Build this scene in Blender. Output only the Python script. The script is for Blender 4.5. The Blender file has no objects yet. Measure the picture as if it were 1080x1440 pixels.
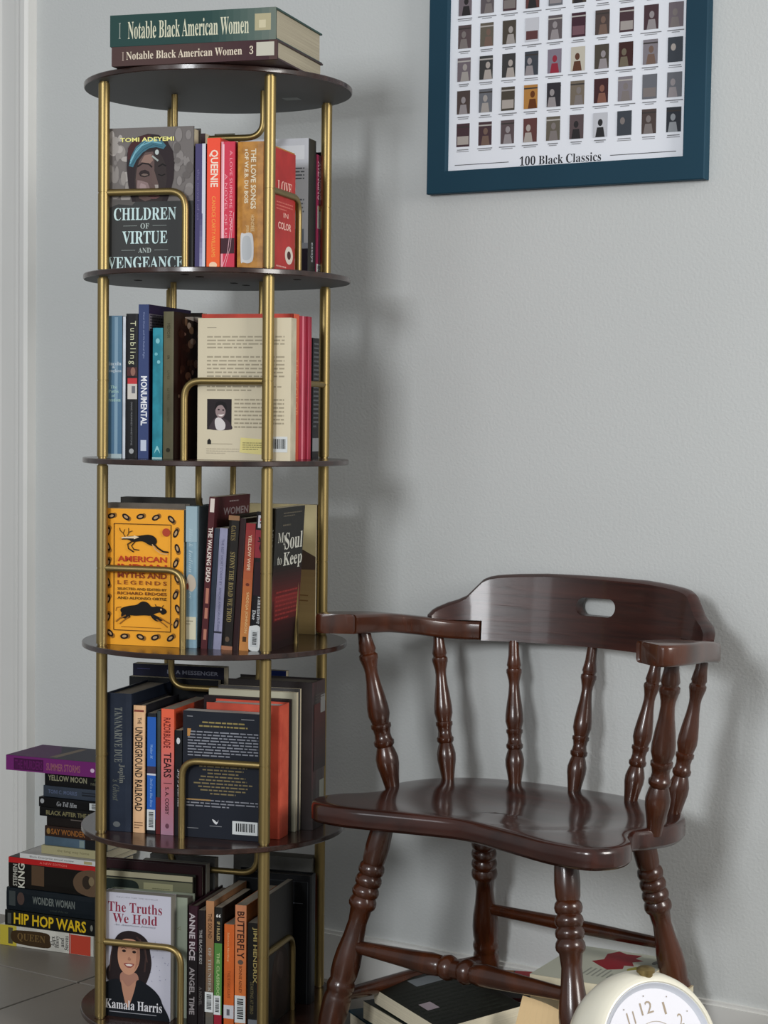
import bpy, bmesh, math, random
from mathutils import Vector, Matrix
from math import sin, cos, pi, radians, atan, sqrt

S = bpy.context.scene
COL = S.collection
random.seed(7)

# ------------------------------------------------------------------ camera
FPX, PITCH, ROLL, CAMZ = 2750.0, atan(130.0 / 2750.0), 0.011, 1.07   # focal length in pixels of the 1080x1440 frame
cam = bpy.data.cameras.new('camera')
cam.sensor_fit = 'VERTICAL'; cam.sensor_height = 36.0; cam.lens = FPX / 1440.0 * 36.0
cam.clip_start = 0.05; cam.clip_end = 60
camo = bpy.data.objects.new('camera', cam); COL.objects.link(camo)
_r = Vector((1, 0, 0)); _f = Vector((0, cos(PITCH), -sin(PITCH))); _u = Vector((0, sin(PITCH), cos(PITCH)))
R_ = _r * cos(ROLL) + _u * sin(ROLL); U_ = _u * cos(ROLL) - _r * sin(ROLL)
_m = Matrix((R_, U_, -_f)).transposed().to_4x4(); _m.translation = (0, 0, CAMZ)
camo.matrix_world = _m
S.camera = camo

# ------------------------------------------------------------------ world and window light
wd = bpy.data.worlds.new('world'); S.world = wd; wd.use_nodes = True
bg = wd.node_tree.nodes['Background']
bg.inputs['Color'].default_value = (0.97, 0.985, 1.0, 1); bg.inputs['Strength'].default_value = 0.37
def area(name, loc, target, sx, sy, power, color):
    l = bpy.data.lights.new(name, 'AREA'); l.shape = 'RECTANGLE'; l.size = sx; l.size_y = sy; l.energy = power; l.color = color
    o = bpy.data.objects.new(name, l); COL.objects.link(o); o.location = loc
    o.rotation_euler = (Vector(target) - Vector(loc)).to_track_quat('-Z', 'Y').to_euler()
    return o
area('window_light_behind_camera', (-1.85, -0.8, 1.95), (0.0, 3.4, 1.15), 0.8, 0.95, 84, (0.95, 0.975, 1.0))
area('window_light_left', (-3.0, 0.3, 1.8), (0.0, 3.5, 1.1), 0.6, 1.0, 7.0, (0.93, 0.96, 1.0))
area('window_light_right', (2.7, 0.9, 1.9), (0.5, 3.3, 1.3), 1.0, 1.2, 72.0, (1.0, 0.97, 0.93))

S.view_settings.view_transform = 'Standard'; S.view_settings.look = 'None'
S.view_settings.gamma = 1.0; S.view_settings.use_curve_mapping = False
S.view_settings.exposure = 0.0

# ------------------------------------------------------------------ ray helpers: a pixel of the photograph to a point at a true distance
def ray(px, py):
    a = px - 540.0; b = py - 720.0
    aa = (a * cos(ROLL) + b * sin(ROLL)) / FPX
    bb = -(-a * sin(ROLL) + b * cos(ROLL)) / FPX
    return Vector((aa, cos(PITCH) + bb * sin(PITCH), bb * cos(PITCH) - sin(PITCH)))
def at_z(px, py, z):
    d = ray(px, py); return d * ((z - CAMZ) / d.z) + Vector((0, 0, CAMZ))
def at_plane(px, py, p0, n):
    d = ray(px, py); o = Vector((0, 0, CAMZ)); t = (Vector(p0) - o).dot(Vector(n)) / d.dot(Vector(n))
    return o + d * t

# ------------------------------------------------------------------ materials
def lin(c):
    return c / 12.92 if c <= 0.04045 else ((c + 0.055) / 1.055) ** 2.4
def rgb(h, gain=1.0):
    return tuple(min(0.92, lin(int(h[i:i + 2], 16) / 255.0) * gain) for i in (0, 2, 4)) + (1,)
MC = {}
def new_mat(name):
    m = bpy.data.materials.new(name); m.use_nodes = True
    return m, m.node_tree.nodes, m.node_tree.links, m.node_tree.nodes['Principled BSDF']
def ink(h, rough=0.55, gain=1.12):
    k = ('ink', h, rough, gain)
    if k not in MC:
        m, N, L, b = new_mat('print_' + h)
        b.inputs['Base Color'].default_value = rgb(h, gain); b.inputs['Roughness'].default_value = rough
        b.inputs['Specular IOR Level'].default_value = 0.18
        MC[k] = m
    return MC[k]
def cover_mat(h, rough=0.42, gain=1.12, mottled=0.12, h2=None, scale=18):
    k = ('cov', h, rough, gain, mottled, h2, scale)
    if k not in MC:
        m, N, L, b = new_mat('book_cover_' + h)
        c = rgb(h, gain); c2 = rgb(h2, gain) if h2 else tuple(x * (1 - mottled * 2) for x in c[:3]) + (1,)
        tc = N.new('ShaderNodeTexCoord'); nz = N.new('ShaderNodeTexNoise'); nz.inputs['Scale'].default_value = scale
        nz.inputs['Detail'].default_value = 5
        cr = N.new('ShaderNodeValToRGB'); cr.color_ramp.elements[0].position = 0.4; cr.color_ramp.elements[1].position = 0.62
        cr.color_ramp.elements[0].color = c2; cr.color_ramp.elements[1].color = c
        L.new(tc.outputs['Object'], nz.inputs['Vector']); L.new(nz.outputs['Fac'], cr.inputs['Fac']); L.new(cr.outputs['Color'], b.inputs['Base Color'])
        n2 = N.new('ShaderNodeTexNoise'); n2.inputs['Scale'].default_value = 60; bp = N.new('ShaderNodeBump'); bp.inputs['Strength'].default_value = 0.08
        bp.inputs['Distance'].default_value = 0.002
        L.new(tc.outputs['Object'], n2.inputs['Vector']); L.new(n2.outputs['Fac'], bp.inputs['Height']); L.new(bp.outputs['Normal'], b.inputs['Normal'])
        b.inputs['Roughness'].default_value = rough; b.inputs['Specular IOR Level'].default_value = 0.2
        MC[k] = m
    return MC[k]
def page_mat(h='CFC4A8', gain=1.1):
    k = ('page', h)
    if k not in MC:
        m, N, L, b = new_mat('paper_' + h)
        uv = N.new('ShaderNodeUVMap'); mp = N.new('ShaderNodeMapping'); mp.inputs['Scale'].default_value = (2200, 3, 1)
        nz = N.new('ShaderNodeTexNoise'); nz.inputs['Scale'].default_value = 1.0; nz.inputs['Detail'].default_value = 2
        cr = N.new('ShaderNodeValToRGB'); c = rgb(h, gain)
        cr.color_ramp.elements[0].color = tuple(x * 0.66 for x in c[:3]) + (1,); cr.color_ramp.elements[1].color = c
        cr.color_ramp.elements[0].position = 0.3; cr.color_ramp.elements[1].position = 0.6
        L.new(uv.outputs['UV'], mp.inputs['Vector']); L.new(mp.outputs['Vector'], nz.inputs['Vector']); L.new(nz.outputs['Fac'], cr.inputs['Fac'])
        L.new(cr.outputs['Color'], b.inputs['Base Color']); b.inputs['Roughness'].default_value = 0.85
        MC[k] = m
    return MC[k]
def wood_mat(name, c1, c2, rough, scale=(6, 60, 6), bump=0.15, coat=0.0):
    m, N, L, b = new_mat(name)
    tc = N.new('ShaderNodeTexCoord'); mp = N.new('ShaderNodeMapping'); mp.inputs['Scale'].default_value = scale
    nz = N.new('ShaderNodeTexNoise'); nz.inputs['Scale'].default_value = 1.0; nz.inputs['Detail'].default_value = 8; nz.inputs['Distortion'].default_value = 0.6
    cr = N.new('ShaderNodeValToRGB'); cr.color_ramp.elements[0].position = 0.32; cr.color_ramp.elements[1].position = 0.68
    cr.color_ramp.elements[0].color = rgb(c1); cr.color_ramp.elements[1].color = rgb(c2)
    L.new(tc.outputs['Object'], mp.inputs['Vector']); L.new(mp.outputs['Vector'], nz.inputs['Vector']); L.new(nz.outputs['Fac'], cr.inputs['Fac'])
    L.new(cr.outputs['Color'], b.inputs['Base Color'])
    bp = N.new('ShaderNodeBump'); bp.inputs['Strength'].default_value = bump; bp.inputs['Distance'].default_value = 0.002
    L.new(nz.outputs['Fac'], bp.inputs['Height']); L.new(bp.outputs['Normal'], b.inputs['Normal'])
    b.inputs['Roughness'].default_value = rough
    b.inputs['Coat Weight'].default_value = coat; b.inputs['Coat Roughness'].default_value = 0.08
    return m
def paint_mat(name, c, rough=0.7, bump=0.2, bscale=140, vary=0.03, dist=0.001):
    m, N, L, b = new_mat(name)
    tc = N.new('ShaderNodeTexCoord'); nz = N.new('ShaderNodeTexNoise'); nz.inputs['Scale'].default_value = bscale; nz.inputs['Detail'].default_value = 4
    n2 = N.new('ShaderNodeTexNoise'); n2.inputs['Scale'].default_value = 2.5; n2.inputs['Detail'].default_value = 3
    cr = N.new('ShaderNodeValToRGB'); cc = c
    cr.color_ramp.elements[0].color = tuple(x * (1 - vary) for x in cc[:3]) + (1,); cr.color_ramp.elements[1].color = tuple(min(.95, x * (1 + vary)) for x in cc[:3]) + (1,)
    cr.color_ramp.elements[0].position = 0.35; cr.color_ramp.elements[1].position = 0.65
    bp = N.new('ShaderNodeBump'); bp.inputs['Strength'].default_value = bump; bp.inputs['Distance'].default_value = dist
    L.new(tc.outputs['Object'], nz.inputs['Vector']); L.new(tc.outputs['Object'], n2.inputs['Vector'])
    L.new(n2.outputs['Fac'], cr.inputs['Fac']); L.new(cr.outputs['Color'], b.inputs['Base Color'])
    L.new(nz.outputs['Fac'], bp.inputs['Height']); L.new(bp.outputs['Normal'], b.inputs['Normal'])
    b.inputs['Roughness'].default_value = rough
    return m
M_WALL = paint_mat('blue_grey_wall_paint', (0.575, 0.594, 0.586, 1), 0.75, 0.36, 190, 0.015, 0.0016)
M_TRIM = paint_mat('white_trim_paint', (0.70, 0.70, 0.675, 1), 0.45, 0.08, 90, 0.02)
M_TILE = paint_mat('beige_floor_tile', (0.215, 0.195, 0.168, 1), 0.42, 0.15, 30, 0.12, 0.002)
M_GROUT = paint_mat('dark_grout', (0.035, 0.028, 0.022, 1), 0.9, 0.3, 200, 0.1)
M_CHAIR = wood_mat('mahogany', '2E150A', '4C240F', 0.27, (22, 22, 6), 0.12, 0.35)
M_SEAT = wood_mat('mahogany_seat', '26110C', '3E1E16', 0.22, (5, 50, 30), 0.18, 0.4)
M_CREST = wood_mat('mahogany_rail', '260F0A', '3E1C14', 0.36, (5, 20, 90), 0.35, 0.25)
M_SHELF = wood_mat('walnut_board', '1E110E', '3A241D', 0.24, (6, 60, 40), 0.08, 0.25)
M_UNDER = paint_mat('grey_board_underside', (0.085, 0.09, 0.095, 1), 0.6, 0.1, 60, 0.05)
M_GOLD, _N, _L, _b = new_mat('brushed_gold')
_b.inputs['Base Color'].default_value = (0.30, 0.222, 0.09, 1); _b.inputs['Metallic'].default_value = 0.9; _b.inputs['Roughness'].default_value = 0.40
_tc = _N.new('ShaderNodeTexCoord'); _nz = _N.new('ShaderNodeTexNoise'); _nz.inputs['Scale'].default_value = 120
_bp = _N.new('ShaderNodeBump'); _bp.inputs['Strength'].default_value = 0.02; _bp.inputs['Distance'].default_value = 0.001
_L.new(_tc.outputs['Object'], _nz.inputs['Vector']); _L.new(_nz.outputs['Fac'], _bp.inputs['Height']); _L.new(_bp.outputs['Normal'], _b.inputs['Normal'])
M_BLACK = ink('0A0A0A', 0.8, 1.0)

# ------------------------------------------------------------------ mesh and object helpers
class MB:
    def __init__(s): s.v = []; s.f = []; s.mi = []; s.uv = None
    def add(s, vs, fs, mi=0):
        o = len(s.v); s.v += [tuple(v) for v in vs]
        for f in fs: s.f.append(tuple(i + o for i in f)); s.mi.append(mi)
    def box(s, a, b, mi=0, fn=None):
        (x0, y0, z0), (x1, y1, z1) = a, b
        vs = [(x0, y0, z0), (x1, y0, z0), (x1, y1, z0), (x0, y1, z0), (x0, y0, z1), (x1, y0, z1), (x1, y1, z1), (x0, y1, z1)]
        if fn: vs = [fn(*v) for v in vs]
        s.add(vs, [(0, 3, 2, 1), (4, 5, 6, 7), (0, 1, 5, 4), (1, 2, 6, 5), (2, 3, 7, 6), (3, 0, 4, 7)], mi)
    def rings(s, rs, closed=True, cap=True, mi=0):
        n = len(rs[0]); vs = [p for r in rs for p in r]; fs = []
        for i in range(len(rs) - 1):
            for j in range(n if closed else n - 1):
                k = (j + 1) % n
                fs.append((i * n + j, i * n + k, (i + 1) * n + k, (i + 1) * n + j))
        if cap: fs.append(tuple(range(n - 1, -1, -1))); fs.append(tuple((len(rs) - 1) * n + j for j in range(n)))
        s.add(vs, fs, mi)
    def lathe(s, p0, p1, prof, n=20, mi=0):
        """turned piece from p0 to p1; prof = [(t, radius)]"""
        p0 = Vector(p0); p1 = Vector(p1); d = p1 - p0; q = d.normalized().to_track_quat('Z', 'Y')
        ax = q @ Vector((1, 0, 0)); ay = q @ Vector((0, 1, 0)); rs = []
        for t, r in prof:
            c = p0 + d * t; rs.append([c + ax * (r * cos(2 * pi * j / n)) + ay * (r * sin(2 * pi * j / n)) for j in range(n)])
        s.rings(rs, mi=mi)
    def tube(s, pts, r, n=12, mi=0):
        pts = [Vector(p) for p in pts]; rs = []; prev = None
        for i, p in enumerate(pts):
            d = (pts[min(i + 1, len(pts) - 1)] - pts[max(i - 1, 0)]).normalized()
            if prev is None:
                a = Vector((0, 0, 1)) if abs(d.z) < 0.9 else Vector((1, 0, 0)); ax = d.cross(a).normalized()
            else: ax = (prev - d * prev.dot(d)).normalized()
            prev = ax; ay = d.cross(ax)
            rs.append([p + ax * (r * cos(2 * pi * j / n)) + ay * (r * sin(2 * pi * j / n)) for j in range(n)])
        s.rings(rs, mi=mi)
    def build(s, name, mats, parent=None, smooth=False, normals=True):
        me = bpy.data.meshes.new(name); me.from_pydata(s.v, [], s.f)
        for m in (mats if isinstance(mats, (list, tuple)) else [mats]): me.materials.append(m)
        me.polygons.foreach_set('material_index', s.mi)
        if normals:
            bm = bmesh.new(); bm.from_mesh(me); bmesh.ops.recalc_face_normals(bm, faces=bm.faces); bm.to_mesh(me); bm.free()
        if smooth:
            me.polygons.foreach_set('use_smooth', [True] * len(me.polygons))
            me.set_sharp_from_angle(angle=radians(38))
        me.update()
        o = bpy.data.objects.new(name, me); COL.objects.link(o)
        if parent: o.parent = parent
        return o
def tag(o, label=None, cat=None, group=None, kind=None):
    if label: o['label'] = label
    if cat: o['category'] = cat
    if group: o['group'] = group
    if kind: o['kind'] = kind
    return o
def empty(name, loc=(0, 0, 0), rz=0.0, label=None, cat=None, group=None):
    o = bpy.data.objects.new(name, None); o.empty_display_size = 0.05; COL.objects.link(o)
    o.location = loc; o.rotation_euler = (0, 0, rz); return tag(o, label, cat, group)
def bez(p0, p1, p2, n=8):
    p0, p1, p2 = Vector(p0), Vector(p1), Vector(p2)
    return [p0 * (1 - t) ** 2 + p1 * (2 * t * (1 - t)) + p2 * t * t for t in [i / n for i in range(n + 1)]]
def catmull(P, n=6, closed=True):
    out = []; m = len(P)
    for i in range(m if closed else m - 1):
        g = (lambda k: P[k % m]) if closed else (lambda k: P[max(0, min(m - 1, k))])
        a, b, c, d = g(i - 1), g(i), g(i + 1), g(i + 2)
        for j in range(n):
            t = j / n
            out.append(tuple(0.5 * (2 * b[k] + (c[k] - a[k]) * t + (2 * a[k] - 5 * b[k] + 4 * c[k] - d[k]) * t * t + (3 * b[k] - a[k] - 3 * c[k] + d[k]) * t ** 3) for k in range(len(b))))
    if not closed: out.append(tuple(P[-1]))
    return out

# ------------------------------------------------------------------ flat print (lettering, pictures) for covers and posters
def serif(s, bold=True):
    o = ''
    for ch in s:
        if 'A' <= ch <= 'Z': o += chr(0x1D400 + ord(ch) - 65)
        elif 'a' <= ch <= 'z': o += chr(0x1D41A + ord(ch) - 97)
        elif '0' <= ch <= '9': o += chr(0x1D7CE + ord(ch) - 48)
        else: o += ch
    return o
def italic(s):
    o = ''
    for ch in s:
        if 'A' <= ch <= 'Z': o += chr(0x1D468 + ord(ch) - 65)
        elif 'a' <= ch <= 'z': o += chr(0x1D482 + ord(ch) - 97)
        else: o += ch
    return o
GC = {}
TXT = bpy.data.scenes.new('lettering_workshop')
def glyphs(s, style=''):
    """outline of a line of text as (verts, faces) scaled to the unit square"""
    k = (s, style)
    if k not in GC:
        c = bpy.data.curves.new('text_line', 'FONT'); c.body = serif(s) if style == 's' else italic(s) if style == 'i' else s
        c.size = 1; c.resolution_u = 2
        if style == 'b': c.offset = 0.022
        if style == 'w': c.space_character = 1.35
        o = bpy.data.objects.new('text_line', c); TXT.collection.objects.link(o)
        TXT.view_layers[0].update()
        me = bpy.data.meshes.new_from_object(o.evaluated_get(TXT.view_layers[0].depsgraph))
        vs = [(v.co.x, v.co.y) for v in me.vertices]; fs = [tuple(p.vertices) for p in me.polygons]
        bpy.data.objects.remove(o); bpy.data.curves.remove(c); bpy.data.meshes.remove(me)
        x0 = min(v[0] for v in vs); x1 = max(v[0] for v in vs); y0 = min(v[1] for v in vs); y1 = max(v[1] for v in vs)
        GC[k] = ([((x - x0) / (x1 - x0) - .5, (y - y0) / (y1 - y0) - .5) for x, y in vs], fs)
    return GC[k]
def draw(mb, mats, ops, W, H, place):
    """ops in fractions of a W x H face; place(gx, gy, e) -> 3-D point, e = height above the face"""
    idx = {}
    def mi(c):
        if c not in idx: idx[c] = len(mats); mats.append(ink(c) if isinstance(c, str) else c)
        return idx[c]
    for n, op in enumerate(ops):
        e = 0.00015 + 0.000025 * n; k = op[0]
        if k == 'r':
            _, x0, y0, x1, y1, c = op; mb.add([place(x * W, y * H, e) for x, y in ((x0, y0), (x1, y0), (x1, y1), (x0, y1))], [(0, 1, 2, 3)], mi(c))
        elif k == 'p':
            pts = op[1]; mb.add([place(x * W, y * H, e) for x, y in pts], [tuple(range(len(pts)))], mi(op[2]))
        elif k == 'c':   # smooth closed curve through points
            pts = catmull(op[1], 5); mb.add([place(x * W, y * H, e) for x, y in pts], [tuple(range(len(pts)))], mi(op[2]))
        elif k == 'e':
            _, cx, cy, rx, ry, c = op; pts = [(cx + rx * cos(2 * pi * j / 24), cy + ry * sin(2 * pi * j / 24)) for j in range(24)]
            mb.add([place(x * W, y * H, e) for x, y in pts], [tuple(range(24))], mi(c))
        elif k == 'l':   # stroke through points, width in metres
            _, pts, w, c = op; P = [Vector((x * W, y * H)) for x, y in pts]; L_ = []; R2 = []
            for i, p in enumerate(P):
                d = (P[min(i + 1, len(P) - 1)] - P[max(i - 1, 0)]).normalized(); nn = Vector((-d.y, d.x)) * w / 2
                L_.append(p + nn); R2.append(p - nn)
            vs = [place(q.x, q.y, e) for q in L_ + R2]; m = len(P)
            mb.add(vs, [(i, i + 1, m + i + 1, m + i) for i in range(m - 1)], mi(c))
        elif k in ('t', 'v'):   # t: level text; v: text running down the spine (box given as across, along)
            _, s, cx, cy, w, h, c = op[:7]; st = op[7] if len(op) > 7 else ''
            vs, fs = glyphs(s, st)
            if k == 't': P = [place(cx * W + x * w * W, cy * H + y * h * H, e) for x, y in vs]
            else: P = [place(cx * W + y * w * W, cy * H - x * h * H, e) for x, y in vs]
            mb.add(P, fs, mi(c))
        elif k == 'para':   # lines too small to read: ragged dashes
            _, x0, y0, x1, y1, rows, c = op[:7]; rr = random.Random(int(x0 * 1000 + y0 * 777 + rows)); cen = len(op) > 7
            hh = (y1 - y0) / rows
            for q in range(rows):
                yy = y1 - (q + .5) * hh; a, b = x0, x1
                if cen: d = rr.random() * (x1 - x0) * .3; a += d; b -= d
                elif q == rows - 1: b = x0 + (x1 - x0) * .6
                x = a
                while x < b:
                    w = min(b - x, (x1 - x0) * rr.uniform(.04, .13)); mb.add([place(X * W, Y * H, e) for X, Y in ((x, yy - hh * .2), (x + w, yy - hh * .2), (x + w, yy + hh * .2), (x, yy + hh * .2))], [(0, 1, 2, 3)], mi(c))
                    x += w + (x1 - x0) * .018
        elif k == 'bars':   # barcode label, bars across x (horizontal=0) or stacked along y (1)
            _, x0, y0, x1, y1, hz = op[:6]; rr = random.Random(5)
            mb.add([place(X * W, Y * H, e) for X, Y in ((x0, y0), (x1, y0), (x1, y1), (x0, y1))], [(0, 1, 2, 3)], mi('C8CCCC'))
            t = .14
            while t < .86:
                w = rr.choice((.02, .035, .05))
                if hz: q = ((x0 + (x1 - x0) * .22, y0 + (y1 - y0) * t), (x0 + (x1 - x0) * .8, y0 + (y1 - y0) * (t + w)))
                else: q = ((x0 + (x1 - x0) * t, y0 + (y1 - y0) * .22), (x0 + (x1 - x0) * (t + w), y0 + (y1 - y0) * .85))
                (a, b), (c2, d) = q; mb.add([place(X * W, Y * H, e + .00002) for X, Y in ((a, b), (c2, b), (c2, d), (a, d))], [(0, 1, 2, 3)], mi('202224'))
                t += w + rr.choice((.02, .035))
        elif k == 'g':   # printed colour run along y
            _, x0, y0, x1, y1, ca, cb = op; n_ = 10; A = [int(ca[i:i + 2], 16) for i in (0, 2, 4)]; B = [int(cb[i:i + 2], 16) for i in (0, 2, 4)]
            for q in range(n_):
                t = (q + .5) / n_; h = ''.join('%02X' % int(A[i] * (1 - t) + B[i] * t) for i in range(3)); ya = y0 + (y1 - y0) * q / n_; yb = y0 + (y1 - y0) * (q + 1) / n_
                mb.add([place(X * W, Y * H, e) for X, Y in ((x0, ya), (x1, ya), (x1, yb), (x0, yb))], [(0, 1, 2, 3)], mi(h))

# ------------------------------------------------------------------ books
def book(label, loc, rz, mode, T, D, H, cover, spine=None, pages='CFC4A8', hard=True, prints=(), lean=0.0, tilt=0.0, group=None, cat='book', back=None):
    """canonical frame: t across the spine (0 = back cover), d from the spine to the fore-edge, h up.
    mode: spine / front / back = what faces -y when standing; flat = lying on its back cover, spine to -y; flatfore = lying, fore-edge to -y"""
    fn = {'spine': lambda t, d, h: (t, d, h), 'front': lambda t, d, h: (d, T - t, h), 'back': lambda t, d, h: (D - d, t, h),
          'flat': lambda t, d, h: (H - h, d, t), 'flatfore': lambda t, d, h: (h, D - d, t)}[mode]
    root = empty('book', loc, rz, label, cat, group)
    root.rotation_euler = (tilt, lean, rz)
    bt = 0.0026 if hard else 0.0007; c = 0.0018 if hard else 0.0004
    cm = cover if not isinstance(cover, str) else cover_mat(cover)
    sm = cm if spine is None else (spine if not isinstance(spine, str) else cover_mat(spine))
    outer = [(0, D), (0, c * 2), (c * .5, c * .6), (T * .18 + c, 0), (T - T * .18 - c, 0), (T - c * .5, c * .6), (T, c * 2), (T, D)]
    inner = [(bt, D), (bt, c * 2), (bt, bt + c * .5), (T * .18 + c, bt), (T - T * .18 - c, bt), (T - bt, bt + c * .5), (T - bt, c * 2), (T - bt, D)]
    mb = MB(); n = len(outer)
    vs = [fn(t, d, h) for h in (0, H) for (t, d) in outer + inner]
    fs = []; mis = []
    for i in range(n - 1):
        m_ = 1 if 1 <= i <= 5 else 0
        fs += [(i, i + 1, 2 * n + i + 1, 2 * n + i), (n + i + 1, n + i, 3 * n + i, 3 * n + i + 1), (2 * n + i, 2 * n + i + 1, 3 * n + i + 1, 3 * n + i), (i + 1, i, n + i, n + i + 1)]; mis += [m_] * 4
    fs += [(0, 2 * n, 3 * n, n), (n - 1, 2 * n - 1, 4 * n - 1, 3 * n - 1)]; mis += [0, 0]
    mb.v = vs; mb.f = fs; mb.mi = mis
    mb.build('cover', [cm, sm], root)
    o = 0.0035 if hard else 0.0002
    pb = MB(); ca = (bt, .002, o); cb = (T - bt, D - o, H - o)
    pb.box(ca, cb, 0, fn)
    po = pb.build('page_block', page_mat(pages), root)
    uvl = po.data.uv_layers.new(name='UVMap'); can = [(x, y, z) for (x, y, z) in [(ca[0], ca[1], ca[2]), (cb[0], ca[1], ca[2]), (cb[0], cb[1], ca[2]), (ca[0], cb[1], ca[2]), (ca[0], ca[1], cb[2]), (cb[0], ca[1], cb[2]), (cb[0], cb[1], cb[2]), (ca[0], cb[1], cb[2])]]
    for lp in po.data.loops:
        q = can[lp.vertex_index]; uvl.data[lp.index].uv = (q[0] + q[2] * .002, (q[1] + q[2]))
    for face, ops in prints:
        pm = MB(); mats = []
        if face == 's': draw(pm, mats, ops, T, H, lambda x, y, e: fn(x, -e, y))
        elif face == 'f': draw(pm, mats, ops, D, H, lambda x, y, e: fn(T + e, x, y))
        elif face == 'b': draw(pm, mats, ops, D, H, lambda x, y, e: fn(-e, D - x, y))
        nm = {'s': 'spine_print', 'f': 'front_cover_print', 'b': 'back_cover_print'}[face]
        pm.build(nm, mats, root, normals=False)
    return root

# ------------------------------------------------------------------ the room
# back wall runs along WE (to the right and nearer), WN points into the wall
WP = Vector((-0.103, 3.711, 0)); WK = atan(0.655); WE = Vector((cos(WK), -sin(WK), 0)); WN = Vector((sin(WK), cos(WK), 0))
def wall_pt(s, z, out=0.0): return WP + WE * s - WN * out + Vector((0, 0, z))       # s metres along the wall, out metres off it
WALLROT = -WK
def wall_obj(name, mb, m, parent=None, kind=None, smooth=False):
    o = mb.build(name, m, parent, smooth)
    if parent is None: o.location = WP; o.rotation_euler = (0, 0, WALLROT)
    if kind: o['kind'] = kind
    return o
m = MB(); m.box((-2.6, 0, 0), (2.9, 0.12, 2.75)); wall_obj('wall_back', m, M_WALL, kind='structure')
m = MB(); m.box((-0.757, -0.013, 0), (2.9, 0, 0.088)); m.box((-0.757, -0.009, 0.088), (2.9, 0, 0.094)); wall_obj('baseboard_back', m, M_TRIM, kind='structure')
# door casing and the white door at the left edge
m = MB()
prof = [(-0.860, .0), (-0.860, .022), (-0.853, .026), (-0.846, .022), (-0.838, .018), (-0.806, .016), (-0.801, .021), (-0.794, .022), (-0.788, .017), (-0.785, .024), (-0.776, .029), (-0.765, .029), (-0.758, .024), (-0.757, 0)]
m.rings([[(a, -b, z) for a, b in prof] for z in (0.0, 2.12)]); wall_obj('trim_1', m, M_TRIM, kind='structure')
m = MB(); m.box((-1.765, -.016, 2.041), (-.86, 0, 2.12)); m.box((-1.765, -.029, 2.12), (-.755, 0, 2.145)); m.box((-1.765, -.022, 0), (-1.662, 0, 2.041)); wall_obj('trim_2', m, M_TRIM, kind='structure')
m = MB(); m.box((-1.66, -0.004, 0.004), (-0.862, 0.0, 2.04))
for a, b, c, d in ((-1.52, .2, -1.0, .95), (-1.52, 1.1, -1.0, 1.9)):
    m.box((a, -.010, b), (c, -.004, b + .02)); m.box((a, -.010, d), (c, -.004, d + .02)); m.box((a, -.010, b), (a + .02, -.004, d)); m.box((c - .02, -.010, b), (c, -.004, d))
wall_obj('door_1', m, M_TRIM, kind='structure')
# floor: a slab of grout with square tiles laid parallel to the wall
m = MB(); m.box((-3.2, -5.2, -0.06), (3.2, 0.0, -0.003)); fl = wall_obj('floor', m, M_GROUT, kind='structure')
TS = 0.34; tm = None
for i in range(-6, 9):
    for j in range(0, 9):
        x0 = -0.017 + i * TS - 0.34; y1 = -(j * TS) + 0.033
        x1 = x0 + TS - 0.0055; y0 = y1 - TS + 0.0055; y1 = min(y1, 0.0)
        if x1 < -1.9 or x0 > 2.6: continue
        full = j > 0
        if full and tm is not None: o = bpy.data.objects.new('tile', tm); COL.objects.link(o); o.parent = fl
        else:
            m = MB(); h = y1 - y0; b = .0008
            m.rings([[(0, 0, -.003), (TS - .0055, 0, -.003), (TS - .0055, h, -.003), (0, h, -.003)], [(0, 0, -b), (TS - .0055, 0, -b), (TS - .0055, h, -b), (0, h, -b)], [(b, b, 0), (TS - .0055 - b, b, 0), (TS - .0055 - b, h - b, 0), (b, h - b, 0)]])
            o = m.build('tile', M_TILE, fl)
            if full: tm = o.data
        o.location = (x0, y0, random.uniform(-.0003, .0003)); 

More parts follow.
